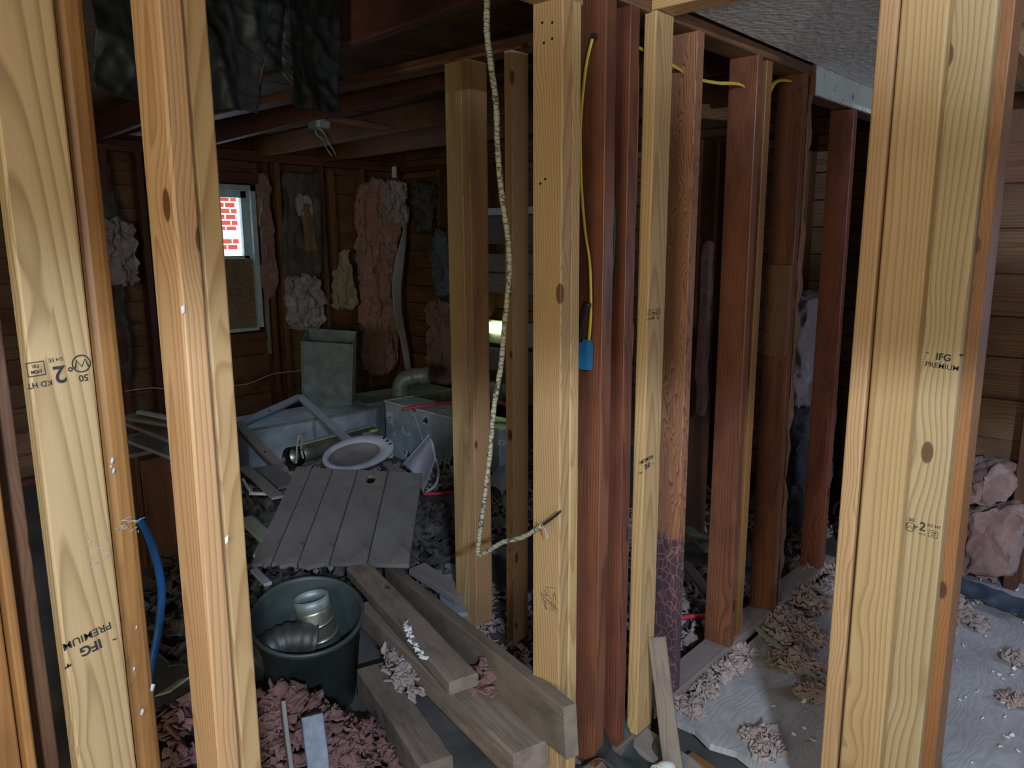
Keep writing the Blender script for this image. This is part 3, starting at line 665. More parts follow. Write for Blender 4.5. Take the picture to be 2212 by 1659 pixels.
# ================================================================== INSULATION ON THE REAR WALL
def batt(name, x0, y0, x1, y1, Yf, dep, mat, label, seed, amp=.03, pinch=None, n=(12, 26, 4), freq=9, parent=None):
    a = at_y(x0, y1, Yf); b = at_y(x1, y1, Yf); c = at_y(x0, y0, Yf)
    o = fluff(name, (b.x-a.x, 0, 0), (0, 0, c.z-a.z), (0, dep, 0), a, mat, parent, seed, amp, freq, n, pinch)
    return o if parent else tag(o, label, 'insulation')
batt('insulation_batt', 797, 386, 872, 815, YB-.16, .13, PINK, 'tall pink fibreglass batt beside the corner of the far wall', 1, .045, n=(16, 50, 5))
batt('insulation_clump', 838, 390, 886, 480, YB-.24, .16, WHITEF, 'pale torn fluff bulging from the top of the pink batt', 2, .06, n=(12, 18, 5))
T = thing('insulation_batt', 'grey paper-faced batt with torn flaps, in the middle bay of the far wall', 'insulation', at_y(650, 600, YB-.1))
def pap(u, v):
    p = at_y(609+80*u, 373+225*v, YB-.09); return (p.x, p.y-.02-.035*noise.noise((u*3, v*5, 2))-.02*noise.noise((u*9, v*9, 5)), p.z)
sheet('paper_facing', pap, 20, 44, PAPER, T, .003)
def flap(u, v):
    p = at_y(648+26*u+8*v, 440+105*v, YB-.13); return (p.x, p.y-.03*math.sin(v*2)-.02*noise.noise((u*4, v*5, 7)), p.z)
sheet('torn_flap', flap, 8, 16, CARD, T, .003)
def flap2(u, v):
    p = at_y(673+22*u+2*v, 425+165*v, YB-.12); return (p.x, p.y-.03*math.sin(u*3.1)-.02*noise.noise((u*4, v*5, 3)), p.z)
sheet('torn_flap', flap2, 8, 20, PAPER, T, .003)
batt('fluff', 645, 420, 676, 462, YB-.14, .05, WHITEF, None, 3, .03, n=(8, 10, 3), parent=T)
batt('insulation_clump', 632, 598, 703, 712, YB-.17, .14, WHITEF, 'whitish fluff spilling out above the upright duct', 4, .06, n=(16, 24, 5), freq=11)
def cone(u, v, t, p, a, b, c): return p+a*((.5-u)*.75*v)+Vector((.02*v, 0, 0))
batt('insulation_clump', 718, 540, 778, 668, YB-.13, .08, CREAM, 'yellowish cone of fibre hanging on the bare sheathing', 5, .035, cone, n=(14, 24, 4), freq=12)
batt('insulation_batt', 577, 372, 601, 640, YB-.12, .08, PINKD, 'narrow dusty batt strip right of the window', 6, .035, n=(6, 34, 4))
T = batt('insulation_batt', 232, 350, 292, 840, YB-.10, .06, PAPER, 'dark paper-faced batt left of the window', 7, .025, n=(12, 40, 3))
batt('insulation_clump', 240, 478, 300, 622, YB-.17, .08, WHITEF, 'white fluff hanging off the batt left of the window', 8, .06, n=(14, 24, 4), freq=11)
def flange(u, v):
    y = 478+340*v; p = at_y(880-10*math.sin(v*4)+(8+12*math.sin(v*3.1))*u*-1, y, YB-.20); return (p.x, p.y-.02*math.sin(v*9+u), p.z)
tag(sheet('paper_flange', flange, 6, 40, PLASTG, thick=.002), 'pale strip of batt paper peeling beside the tall pink batt', 'paper strip')
for i, (x0, y0, x1, y1, m, l) in enumerate(((935, 500, 972, 640, BLUEF, 'grey torn fluff high on the dark right wall, left of the pale post'), (925, 650, 972, 830, PINKD, 'dusty fluff low on the dark right wall, left of the pale post'), (893, 400, 930, 500, PAPER, 'small dark batt scrap near the far corner'))):
    a = at_x(x0, y1, XR-.2); b = at_x(x1, y1, XR-.2); c = at_x(x0, y0, XR-.2)
    tag(fluff('insulation_clump', (0, b.y-a.y, 0), (0, 0, c.z-a.z), (.1, 0, 0), a, m, None, 20+i, .06, 10, (10, 20, 4)), l, 'insulation')
p = at_y(852, 372, YB-.2)
tag(sheet('paper_scrap', lambda u, v: (p.x+(u-.5)*.06, p.y-.02*math.sin(u*3), p.z+(v-.5)*.1), 6, 6, BONE, thick=.002), 'white scrap of paper at the top corner of the far wall', 'scrap')
tag(tube('thin_cable', [at_y(x, y, YB-.12) for x, y in ((270, 845), (330, 838), (400, 842), (515, 832), (545, 826), (590, 808), (650, 800), (700, 790))], .004, WHITEP, None, 5), 'thin pale cable looping low along the far wall', 'cable')
for i, (x, y) in enumerate(((272, 768), (345, 750))):
    pass
# daylight slit
em = NT('daylight_gap'); em.b.inputs['Emission Color'].default_value = (.75, 1, .30, 1); em.b.inputs['Emission Strength'].default_value = 7
a, b = at_x(1058, 719, XR-.14), at_x(1096, 699, XR-.14)
slab('pane', XR-.145, XR-.135, min(a.y, b.y), max(a.y, b.y), a.z, b.z, em.done((.5, .6, .3)), W2)

# ================================================================== SHEET METAL AND JUNK IN THE FAR ROOM
def frame_of(x, y, z):
    return Matrix((x, y, z)).transposed()
def open_box(name, w_, d_, h_, loc, R, mat, parent=None, th=.004, floor=True):
    V = []; F = []
    o = [(-w_/2, -d_/2), (w_/2, -d_/2), (w_/2, d_/2), (-w_/2, d_/2)]; i_ = [(-w_/2+th, -d_/2+th), (w_/2-th, -d_/2+th), (w_/2-th, d_/2-th), (-w_/2+th, d_/2-th)]
    for ring, z in ((o, 0), (o, h_), (i_, h_), (i_, th if floor else 0)): V += [(x, y, z) for x, y in ring]
    for k in range(4):
        for r in range(3): F.append((r*4+k, r*4+(k+1) % 4, r*4+4+(k+1) % 4, r*4+4+k))
        if not floor: F.append((12+k, 12+(k+1) % 4, (k+1) % 4, k))
    if floor: F += [(0, 1, 2, 3), (12, 13, 14, 15)]
    return mobj(name, mesh(name, V, F), mat, parent, loc, R)
# plenum
T = thing('duct_plenum', 'long galvanised duct box lying under the upright duct', 'duct', (3.05, 4.9, -.06))
pm = beam('duct_body', (2.55, 4.92, .112), (3.62, 4.88, .092), .46, .345, GALV, T, bev=.006, segs=2, warp=0)
beam('seam_flange', (2.55, 4.69, .285), (3.62, 4.65, .265), .012, .02, GALVD, T, segs=2); beam('seam_flange', (3.60, 4.645, -.05), (3.60, 4.645, .27), .03, .012, GALVD, T, segs=2, up=(0, 1, 0))
beam('seam_flange', (3.05, 4.665, -.05), (3.05, 4.665, .27), .025, .008, GALVD, T, segs=2, up=(0, 1, 0))
# upright duct standing on it
q = at_z(712, 868, .29)
dirc = Vector((q.x, q.y, 0)).normalized(); rgt = Vector((dirc.y, -dirc.x, 0))
R_ = frame_of(rgt, dirc, Vector((0, 0, 1))) @ Matrix.Rotation(math.radians(-9), 3, 'Z') @ Matrix.Rotation(math.radians(14), 3, 'X') @ Matrix.Rotation(math.radians(5), 3, 'Y')
T = thing('sheet_metal_duct', 'tall greenish rectangular duct standing open-topped before the far wall', 'duct', q)
open_box('duct_body', .38, .28, .54, q+dirc*.12, R_, GALVD, T)
for sx in (-1, 1): 
    pp = q+dirc*.12; mobj('folded_edge', prism(.012, .012, .54, segs=2, bev=.002), GALVD, T, pp+R_ @ Vector((sx*.188, -.142, 0)), R_)
# second trunk with elbow
T = thing('metal_duct', 'dark flat duct trunk carrying the round elbow', 'duct', (3.9, 5.0, -.06))
beam('duct_body', (3.64, 5.0, .10), (4.5, 4.9, .10), .42, .36, GALVD, T, segs=2, warp=0)
def pipe(name, pts, r, mat, parent=None, sides=18, n=6, th=.004):
    o = tube(name, pts, r, mat, parent, sides, n)
    bm = bmesh.new(); bm.from_mesh(o.data); cap = [f for f in bm.faces if len(f.verts) > 4]
    bmesh.ops.delete(bm, geom=cap, context='FACES_ONLY'); bm.to_mesh(o.data); bm.free()
    m = o.modifiers.new('wall', 'SOLIDIFY'); m.thickness = th; return o
e0 = at_z(864, 858, .29); cr = Vector((_r.x, _r.y, 0)).normalized()
T = thing('duct_elbow', 'grey round duct elbow rising from the trunk', 'duct elbow', e0)
pipe('elbow', [e0+Vector((0, 0, -.02)), e0+Vector((0, 0, .07)), e0+cr*.03+Vector((0, 0, .135)), e0+cr*.09+Vector((0, 0, .165)), e0+cr*.24+Vector((0, 0, .175))], .066, GALVD, T)
for k, (o_, d_) in enumerate(((e0+Vector((0, 0, .055)), Vector((0, 0, 1))), (e0+cr*.10+Vector((0, 0, .166)), cr), (e0+cr*.20+Vector((0, 0, .174)), cr))):
    pipe('collar', [o_, o_+d_*.02], .071, GALVD, T, 18, 1)
pipe('collar', [e0, e0+Vector((0, 0, .015))], .085, GALVD, T, 18, 1)
# peeling enamel casing
N_, Rg, Lf = at_z(893, 884, .35), at_z(982, 905, .35), at_z(831, 866, .35)
ex = (Rg-Lf); ex.z = 0; fw = ex.length+.45; ex.normalize(); ey = Vector((-ex.y, ex.x, 0)); ey = ey if ey.dot(Lf) > 0 else -ey
T = thing('appliance_casing', 'pale blue appliance casing with peeling paint and rust holes', 'casing', Lf+ex*.3-Vector((0, 0, .41)))
RC_ = frame_of(ex, ey, Vector((0, 0, 1))) if ex.cross(ey).z > 0 else frame_of(-ex, ey, Vector((0, 0, 1)))
mobj('casing_body', prism(fw, .26, .41, bev=.006, segs=2, warp=0), RUST, T, Lf+ex*fw/2+ey*.13-Vector((0, 0, .41)), RC_)
beam('lip', Lf, Lf+ex*fw, .014, .012, WHITEP, T, segs=2); beam('lip', Lf, Lf+ey*.26, .014, .012, WHITEP, T, segs=2)
beam('crease', N_+Vector((0, 0, -.01))-ey*.006, Lf+ex*((N_-Lf).length+.16)-ey*.006-Vector((0, 0, .36)), .012, .012, GALV, T, segs=2)
# broken sash frame
A_, B_, C_, D_ = at_z(516, 918, .40), at_z(648, 858, .44), at_z(772, 968, .36), at_z(612, 1015, .30)
T = thing('sash_frame', 'broken pale wooden sash frame leaning over the duct box', 'frame', D_-Vector((0, 0, .3)))
beam('rail', A_, B_, .05, .03, PALEB, T, roll=.5); beam('rail', B_, C_, .05, .028, PALEB, T, roll=.3); beam('rail', A_, D_, .055, .03, GREYW, T, roll=.3)
tube('glazing_bead', [A_+Vector((.02, -.03, -.01)), B_+Vector((.0, -.03, -.015))], .006, BLUEB, T, 6, 1)
for q_ in (at_z(580, 887, .44), at_z(570, 975, .37)): nail(q_.x, q_.y-.01, q_.z, 'y', T, .006)
# bright round pipe, its black end, wire loop
A_, B_ = at_z(640, 985, .30), at_z(805, 938, .27)
T = thing('round_pipe', 'shiny round duct pipe lying behind the grey hatch', 'pipe', A_-Vector((0, 0, .05)))
pipe('pipe_body', [A_, (A_+B_)/2, B_], .055, STEEL, T, 20, 3); pipe('black_end', [A_-(B_-A_).normalized()*.05, A_+(B_-A_).normalized()*.01], .062, BLACK, T, 20, 1)
beam('edge_strip', A_+Vector((0, 0, .062)), B_+Vector((0, 0, .062)), .035, .012, GREENB, T)
tag(tube('wire_loop', [at_z(x, y, z) for x, y, z in ((640, 1000, .35), (642, 960, .42), (647, 941, .46), (653, 945, .46), (651, 970, .42), (655, 990, .37))], .006, CREAM, None, 6), 'bent tan wire loop standing by the pipe end', 'wire')
# oval seat ring
A_, B_ = at_z(700, 1006, .36), at_z(846, 955, .40); ctr = (A_+B_)/2; ex = (B_-A_).normalized(); L_ = (B_-A_).length/2
ez = Vector((-.30, -.42, .86)); ez = (ez-ex*ez.dot(ex)).normalized(); ey = ez.cross(ex)
V = []; F = []; NN = 40
for i in range(NN):
    t = 2*math.pi*i/NN; c_, s_ = math.cos(t), math.sin(t)
    for rx, ry, ox, z in ((L_, .125, 0, 0), (L_*.99, .123, 0, .012), (L_*.95, .117, 0, .02), (L_*.72, .085, -.03, .016), (L_*.70, .082, -.03, .006), (L_*.72, .085, -.03, 0)):
        V.append((rx*c_+ox, ry*s_, z))
for i in range(NN):
    j = (i+1) % NN
    for k in range(6): F.append((i*6+k, j*6+k, j*6+(k+1) % 6, i*6+(k+1) % 6))
T = mobj('oval_seat_ring', mesh('ring', V, F), PLASTG, None, ctr, frame_of(ex, ey, ez), smooth=True); tag(T, 'grey oval seat ring resting on the junk behind the hatch', 'seat ring')
pan = [(.0, 0, -.03)]; Fp = []
for r_, z in ((.35, -.03), (.62, -.026), (.70, .004)):
    for i in range(NN): pan.append((L_*r_*math.cos(2*math.pi*i/NN)-.03, .082*r_/.70*math.sin(2*math.pi*i/NN), z))
for i in range(NN):
    j = (i+1) % NN; Fp.append((0, 1+i, 1+j))
    for k in (0, 1): Fp.append((1+k*NN+i, 1+k*NN+j, 1+(k+1)*NN+j, 1+(k+1)*NN+i))
mobj('inner_pan', mesh('pan', pan, Fp), GREYB, T, ctr, frame_of(ex, ey, ez), smooth=True)
for k in range(3): beam('slot', ctr+ex*(L_*.80)+ey*(.03-.03*k)+ez*.02, ctr+ex*(L_*.90)+ey*(.035-.03*k)+ez*.02, .010, .004, BLACK, T, up=ez, segs=1)
# torn curved shell
c4 = [at_z(868, 1003, .20), at_z(926, 938, .42), at_z(914, 1066, .0), at_z(942, 992, .26)]
def shell(u, v):
    p = c4[0]*(1-u)*(1-v)+c4[1]*u*(1-v)+c4[2]*(1-u)*v+c4[3]*u*v
    return p+Vector((.5, .5, .2))*(.14*math.sin(math.pi*v)*math.sin(math.pi*(u*.6+.2)))
T = tag(sheet('plastic_shell', shell, 16, 16, PLASTG, thick=.006), 'curved grey plastic shell leaning on the appliance casing', 'shell')
tube('rim', [at_z(x, y, z) for x, y, z in ((941, 992, .24), (947, 1020, .12), (940, 1048, .04), (914, 1068, .0))], .009, PLASTG, T)
sheet('dark_inside', lambda u, v: at_z(912+(945-912)*v-6*u, 1064-70*v+10*u, .0+.2*v)+Vector((.06, .06, 0)), 6, 8, BLACK, T, .004)
# red tubes
def redtube(pts, label): tag(tube('red_tube', [at_z(*p) for p in pts], .011, REDP, None, 8), label, 'tube')
redtube([(868, 884, .40), (920, 876, .42), (985, 869, .43), (1060, 868, .43), (1100, 876, .42)], 'red plastic tube across the top of the appliance casing')
redtube([(914, 1067, .03), (950, 1066, .02), (1000, 1060, .02), (1100, 1034, .02), (1150, 1020, .02)], 'red plastic tube on the floor in front of the casing')
redtube([(1470, 1335, .0), (1500, 1331, .0), (1560, 1328, .0)], 'short red tube on the floor behind the scorched stud')
# hatch of grooved planks
q4 = [at_z(545, 1212, .30), at_z(882, 1219, .30), at_z(641, 1008, .47), at_z(911, 1022, .47)]
T = thing('hatch_panel', 'grey panel of wide planks with finger hole, tilted on the rubble', 'panel', (q4[0]+q4[1])/2-Vector((0, 0, .02)))
ex = (q4[1]-q4[0]).normalized(); up_ = ((q4[2]+q4[3])-(q4[0]+q4[1])); ez = ex.cross(up_).normalized(); ez = ez if ez.z > 0 else -ez
bounds = [0, .13, .30, .50, .74, 1.0]
def hp(u, v): return (q4[0]*(1-u)+q4[1]*u)*(1-v)+(q4[2]*(1-u)+q4[3]*u)*v
for k, (a, b) in enumerate(zip(bounds[:-1], bounds[1:])):
    g = .011; V = []; F = []; n_v = 18; n_u = 6; b_ = b-g*.8 if b < 1 else b; rd = random.Random(k+3)
    o_ = hp((a+b)/2, 0)
    for layer, dz in ((0, .0), (1, -.018)):
        for j in range(n_v+1):
            for i in range(n_u+1):
                v = j/n_v
                if j == 0 and k < 3: v = -.02+.05*noise.noise((i*1.7, k*5, 1))
                u = a+g*.2+(b_-a)*i/n_u
                worn = -.006*max(0, noise.noise((u*9, v*3, 3)))*(1-v) if k < 2 and layer == 0 else 0
                V.append(hp(u, v)+ez*(dz+worn)-o_)
    st = (n_u+1)*(n_v+1)
    for j in range(n_v):
        for i in range(n_u):
            if k == 3 and j in (15, 16) and i in (2, 3): continue
            c0 = j*(n_u+1)+i; F += [(c0, c0+1, c0+n_u+2, c0+n_u+1), (st+c0, st+c0+n_u+1, st+c0+n_u+2, st+c0+1)]
    def edge(c0, c1): F.append((c0, c1, st+c1, st+c0))
    for i in range(n_u): edge(i, i+1); edge(n_v*(n_u+1)+i, n_v*(n_u+1)+i+1)
    for j in range(n_v): edge(j*(n_u+1), (j+1)*(n_u+1)); edge(j*(n_u+1)+n_u, (j+1)*(n_u+1)+n_u)
    if k == 3:
        for i in (2, 3): edge(15*(n_u+1)+i, 15*(n_u+1)+i+1); edge(17*(n_u+1)+i, 17*(n_u+1)+i+1)
        for j in (15, 16): edge(j*(n_u+1)+2, (j+1)*(n_u+1)+2); edge(j*(n_u+1)+4, (j+1)*(n_u+1)+4)
        cu, cv = hp(a+(b_-a)*.5, 16/18.)-o_, 0
        for L0 in (0, st):   # round the finger hole
            ids = [15*(n_u+1)+2, 15*(n_u+1)+4, 17*(n_u+1)+2, 17*(n_u+1)+4]
            for q_ in ids: V[L0+q_] = V[L0+q_]+(cu-(V[L0+q_]-Vector((0, 0, 0))))*.28
    mobj('plank', mesh('plank', V, F), HATCH, T, o_)
beam('back_batten', hp(.02, .12)-ez*.035, hp(.98, .12)-ez*.035, .05, .03, DUSTY, T, up=ez)
# bin with duct scraps
base = Vector((1.37, 2.20, -.055)); ax = (Vector((-.54, -.84, 0))*.30+Vector((0, 0, 1))).normalized()
bx_ = ax.cross(Vector((.84, -.54, 0))).normalized(); by_ = ax.cross(bx_)
T = thing('plastic_bin', 'dark green round plastic bin full of duct scraps', 'bin', base)
V = []; F = []; NN = 48
lat = [(0, .0), (.145, 0), (.15, .01), (.178, .37), (.186, .375), (.188, .392), (.180, .395), (.174, .385), (.147, .02), (0, .02)]
for r_, z in lat[1:-1]:
    for i in range(NN): t = 2*math.pi*i/NN; V.append((r_*math.cos(t), r_*math.sin(t), z))
mlt = len(lat)-2
for k in range(mlt-1):
    for i in range(NN): j = (i+1) % NN; F.append((k*NN+i, k*NN+j, (k+1)*NN+j, (k+1)*NN+i))
F.append(tuple(range(NN-1, -1, -1))); F.append(tuple((mlt-1)*NN+i for i in range(NN)))
RB = frame_of(bx_, by_, ax)
mobj('bin_body', mesh('bin', V, F), BIN, T, base, RB, smooth=True)
# duct elbow lying in the bin
rimc = base+ax*.37
e_ = at_z(684, 1345, .25); toC = Vector((-.54, -.84, 0)); rt = Vector((.743*0+.67, -.743, 0))
T = thing('duct_connector', 'galvanised adjustable duct connector standing in the dark bin', 'duct', e_-Vector((0, 0, .2)))
pts = [e_+Vector((.03, -.01, -.14)), e_+Vector((.015, .0, -.06)), e_+Vector((0, .0, .0)), e_+Vector((-.005, .01, .055))]
pipe('connector_body', pts, .062, STEEL, T, 24, 4)
for s_ in (.12, .62):
    d_ = (pts[2]-pts[1]).normalized(); c_ = pts[1]+d_*(s_*.12); pipe('bead', [c_, c_+d_*.012], .066, STEEL, T, 24, 1)
fl = []
pipe('crimped_end', [pts[3], pts[3]+Vector((-.003, .006, .04))], .060, GALVD, T, 24, 2)
e_ = at_z(632, 1378, .24); T = thing('flexible_duct', 'dark segmented flexible duct curled inside the bin', 'duct', e_-Vector((0, 0, .15)))
pp = [e_+Vector((-.10, .10, -.10)), e_+Vector((-.07, .04, -.03)), e_+Vector((-.01, 0, .0)), e_+Vector((.06, -.04, -.02))]
pipe('hose_body', pp, lambda t: .055+.004*math.sin(t*60), DKMET, T, 20, 10)
# ---- big timbers lying through the opening
N_ = at_z(1234, 1525, .38); F_ = at_z(842, 1222, .24)
tag(beam('timber_plank', N_-Vector((0, 0, .07)), F_-Vector((0, 0, .07)), .040, .142, DUSTY, rough=.0015, bev=.004, segs=16), 'dusty timber standing on edge, ending at the broad central post', 'timber')
N_ = (at_z(965, 1465, .30)+at_z(1035, 1462, .30))/2; F_ = (at_z(745, 1222, .30)+at_z(805, 1222, .30))/2
tag(beam('timber_plank', N_-Vector((0, 0, .02)), F_-Vector((0, 0, .02)), .095, .042, DUSTY, rough=.002, bev=.005, segs=16), 'dusty flat timber lying on top beside the bin', 'timber')
N_ = (at_z(1118, 1640, .20)+at_z(1170, 1588, .20))/2; F_ = (at_z(770, 1300, .20)+at_z(840, 1290, .20))/2
tag(beam('timber_plank', N_-Vector((0, 0, .045)), F_-Vector((0, 0, .045)), .115, .09, DUSTY, rough=.002, bev=.005, segs=16), 'thick dusty timber under the flat one, split end toward the camera', 'timber')
N_ = at_z(945, 1640, .11); F_ = at_z(800, 1440, .11)
tag(beam('timber_block', N_-Vector((0, 0, .05)), F_-Vector((0, 0, .05)), .10, .10, DUSTY, rough=.004, bev=.006, segs=12), 'short squared timber block with exposed end grain on the floor', 'timber')
A_, B_ = at_z(672, 1545, .34), at_z(697, 1760, .12)
tag(beam('slate_plank', A_, B_, .055, .02, SLATE, rough=.003, segs=12, bev=.004), 'blue-grey slab edge rising from the fluff at bottom left', 'slab')
A_, B_ = at_z(612, 1515, .33), at_z(640, 1760, .10)
tag(beam('thin_board', A_, B_, .012, .07, GREYW, segs=6), 'thin dark board beside the blue-grey slab', 'board')
A_, B_ = at_z(820, 1235, .16), at_z(1010, 1420, .05)
tag(beam('timber_plank', at_z(900, 1228, .1), at_z(1000, 1290, .06), .09, .03, GREYW), 'grey board end showing behind the standing timber', 'timber')
# ---- scraps on the timbers
stuff('timber_fluff', heap(30, *at_z(1055, 1478, .22)[:2], .045, .045, .07, .035, .20, seed=3), BITS_SHADE, 'pink fluff tuft caught between the two timbers', 'insulation')
stuff('plaster_crumbs', [(Vector(at_z(872+40*i/14+random.uniform(-5, 5), 1345+75*i/14, .305)), .018) for i in range(15)], BONE, 'pale crumbs strung along the flat timber', 'crumbs')
# ---- left side junk: cabinet, boards, hose
zt = .52; a = at_z(288, 985, zt); b = at_z(386, 965, zt); T = thing('cabinet', 'dark brown wooden cabinet seen between the left studs', 'cabinet', (a+b)/2-Vector((0, 0, zt+.06)))
bk = Vector((.54, .84, 0)).normalized(); ex = (b-a); ex.z = 0; ex.normalize(); bk = Vector((-ex.y, ex.x, 0))
for nm, c0, w_, d_, z0_, z1_, m in (('side_panel', a+ex*.01, .02, .36, -.06, zt, BROWN), ('side_panel', a+ex*.34, .02, .36, -.06, zt, BROWN), ('door', a+ex*.175, .30, .02, -.06, zt-.03, BROWN), ('cabinet_top', a+ex*.17, .40, .40, zt, zt+.02, GREYW)):
    cc = Vector((c0.x, c0.y, z0_))+bk*(0 if nm == 'door' else .17); mobj(nm, prism(w_, d_, z1_-z0_, segs=2), m, T, cc, frame_of(ex, bk, Vector((0, 0, 1))))
for i, (xa, ya, xb, yb, z, m, l) in enumerate(((283, 898, 382, 915, .66, GREYW, 'upper grey board of the stack on the cabinet'), (284, 912, 385, 948, .62, GREYW, 'wide grey board second in the stack on the cabinet'), (285, 945, 385, 985, .57, PALEB, 'pale board lying flat on the cabinet'), (300, 890, 380, 905, .68, PALEB, 'thin topmost lath on the cabinet stack'))):
    tag(beam('loose_board', at_z(xa, ya, z), at_z(xb, yb, z), .10 if i != 3 else .03, .018, m, rough=.002), l, 'board')
tag(tube('blue_hose', [at_y(x, y, 1.75) for x, y in ((300, 1120), (318, 1150), (338, 1210), (349, 1270), (346, 1330), (338, 1385), (325, 1450), (300, 1600), (290, 1760))], .0095, BLUEH, None, 12), 'blue hose curving down behind the orange stud', 'hose')
# debris left of the hatch
for i, (xa, ya, xb, yb, z, wd, m, l) in enumerate(((530, 1010, 600, 1075, .36, .06, GREYW, 'grey stick behind the left side of the hatch'), (525, 1035, 545, 1065, .38, .012, WHITEP, 'white slat pair at the left of the hatch'),
        (530, 1120, 600, 1185, .30, .07, GREENB, 'pale green board slanting under the left of the hatch'), (540, 1065, 605, 1068, .34, .02, WHITEP, 'white edging strip left of the hatch'), (570, 1010, 625, 1050, .34, .11, GREYB, 'small grey panel offcut behind the hatch'), (548, 1232, 580, 1262, .28, .03, PALEB, 'pale stick poking out over the bin'), (585, 1150, 560, 1200, .26, .05, GREENB, 'short green offcut under the hatch'))):
    tag(beam('scrap_board', at_z(xa, ya, z), at_z(xb, yb, z), wd, .014, m), l, 'board')
A_ = at_z(975, 960, .25)
tag(beam('scrap_board', at_z(792, 938, .33), at_z(840, 985, .30), .05, .03, PALEB), 'pale wood end behind the oval ring', 'board')
tag(beam('scrap_board', at_z(835, 1000, .22), at_z(870, 1040, .18), .05, .02, GREYW), 'grey stick under the curved shell', 'board')
# floor of far room: boards among loose fluff
for i, (xa, ya, xb, yb, z, wd, m, l) in enumerate(((905, 1085, 985, 1115, .03, .05, DUSTY, 'brown lath on the floor right of the hatch'), (905, 1105, 925, 1150, .03, .09, PALEB, 'pale offcut right of the hatch'), (905, 1190, 960, 1205, .02, .07, PALEB, 'pale shard below the hatch corner'),
        (1065, 1120, 1100, 1135, .03, .08, GREYW, 'grey offcut on the floor between the pale studs'), (1062, 1180, 1100, 1200, .03, .08, PALEB, 'bluish board between the pale studs'), (960, 1220, 985, 1330, .02, .10, PALEB, 'pale board behind the standing timber'), (1485, 1140, 1535, 1190, .05, .06, GREENB, 'pale green lath behind the red stud row'), (1483, 1220, 1530, 1285, .02, .05, GREYW, 'dark grey lath behind the red stud row'), (1490, 1155, 1540, 1165, .09, .05, GREENB, 'second green lath behind the red stud row'))):
    tag(beam('floor_scrap', at_z(xa, ya, z), at_z(xb, yb, z), wd, .018, m, rough=.002), l, 'board')
tag(pipe('grey_hose_end', [at_z(1065, 1065, .02), at_z(1078, 1040, .06), at_z(1095, 1020, .06)], .06, PLASTG, None, 16, 4), 'grey round pipe end between the pale studs', 'pipe')
tag(fluff('canvas_bag', (.16, 0, 0), (0, .14, 0), (0, 0, .2), at_z(1070, 880, .1), PLASTG, None, 40, .03, 8, (8, 8, 8)), 'grey bundle seen between the pale studs', 'bundle')
sp = []
rd = random.Random(11)
while len(sp) < 4200:
    x, y = rd.uniform(1.9, 4.4), rd.uniform(1.35, 4.6)
    if noise.noise((x*1.6, y*1.6, 0)) > -.12: sp.append(((x, y, -.045+.05*max(0, noise.noise((x*2, y*2, 5)))), rd.uniform(.016, .042)))
stuff('loose_insulation', sp, BITS, 'loose pinkish insulation flakes strewn over the far room floor', 'insulation')
RUBB = plain('grey_rubble', (.035, .03, .028), (.11, .095, .085), 9, .9)
stuff('rubble_heap', heap(900, 2.15, 3.25, .75, .85, .27, .075, -.06, seed=77)+heap(260, 1.45, 3.0, .35, .5, .25, .07, -.06, seed=78), RUBB, 'dark rubble heap under the hatch and scattered junk', 'rubble')
c = at_z(655, 1600, .16); c2 = at_z(760, 1625, .05)
stuff('insulation_heap', heap(420, c.x, c.y, .16, .22, .16, .032, .10, seed=5)+heap(520, c2.x, c2.y, .22, .16, .16, .030, -.05, ang=.9, seed=6)+heap(220, *at_z(600, 1510, .25)[:2], .12, .12, .10, .034, .16, seed=8), BITS_SHADE, 'pink insulation heap around the blue-grey slab at bottom left', 'insulation')
stuff('insulation_heap', heap(520, *at_z(400, 1600, .12)[:2], .26, .26, .22, .034, .0, seed=7), BITS_SHADE, 'reddish insulation heap between the two left studs', 'insulation')
c = at_z(870, 1490, .05); stuff('insulation_scatter', heap(90, c.x, c.y, .05, .16, .05, .03, .11, seed=9, ang=-.4), BITS, 'insulation flakes lying on the squared timber block', 'insulation')
tag(sheet('green_scrap', lambda u, v: at_z(365+55*u, 1495-40*u+18*v, .3)+Vector((0, .1*v, -.03*v)), 6, 4, GREENB, thick=.003), 'dark green leaf-like scrap above the left insulation heap', 'scrap')

# ================================================================== RIGHT-HAND ROOM
def poly_slab(name, pts, z0, z1, mat, label, cat):
    n = len(pts); c = Vector((pts[0][0], pts[0][1], z0)); V = [Vector((x, y, z0))-c for x, y in pts]+[Vector((x, y, z1))-c for x, y in pts]
    F = [tuple(range(n-1, -1, -1)), tuple(range(n, 2*n))]+[(i, (i+1) % n, n+(i+1) % n, n+i) for i in range(n)]
    return tag(mobj(name, mesh(name, V, F), mat, None, c), label, cat)
poly_slab('plywood_sheet', [(2.03, 1.155), (2.035, 1.05), (2.0, .98), (2.02, .90), (1.985, .80), (2.0, .70), (2.02, .63), (2.88, .62), (2.89, 1.158)], -.022, 0, PLY, 'broken-edged plywood sheet on the floor by the scorched stud', 'plywood')
poly_slab('plywood_sheet', [(2.00, -1.14), (2.88, -1.14), (2.88, .612), (2.02, .612), (2.01, .2)], -.022, -.002, PLY, 'plywood floor sheet behind the right post', 'plywood')
poly_slab('plywood_sheet', [(2.89, -1.14), (3.97, -1.14), (3.97, 1.158), (2.895, 1.158)], -.022, -.004, PLY, 'grey plywood floor sheet with wavy grain at the right', 'plywood')
A_, B_ = at_z(1618, 1342, .02), at_z(1785, 1486, .02)
tag(beam('trim_strip', A_, B_, .022, .012, GREENB), 'pale greenish trim strip lying across the floor fluff', 'trim')
A_ = Vector((1.93, 1.14, .33)); B_ = at_z(1462, 1700, -.03)
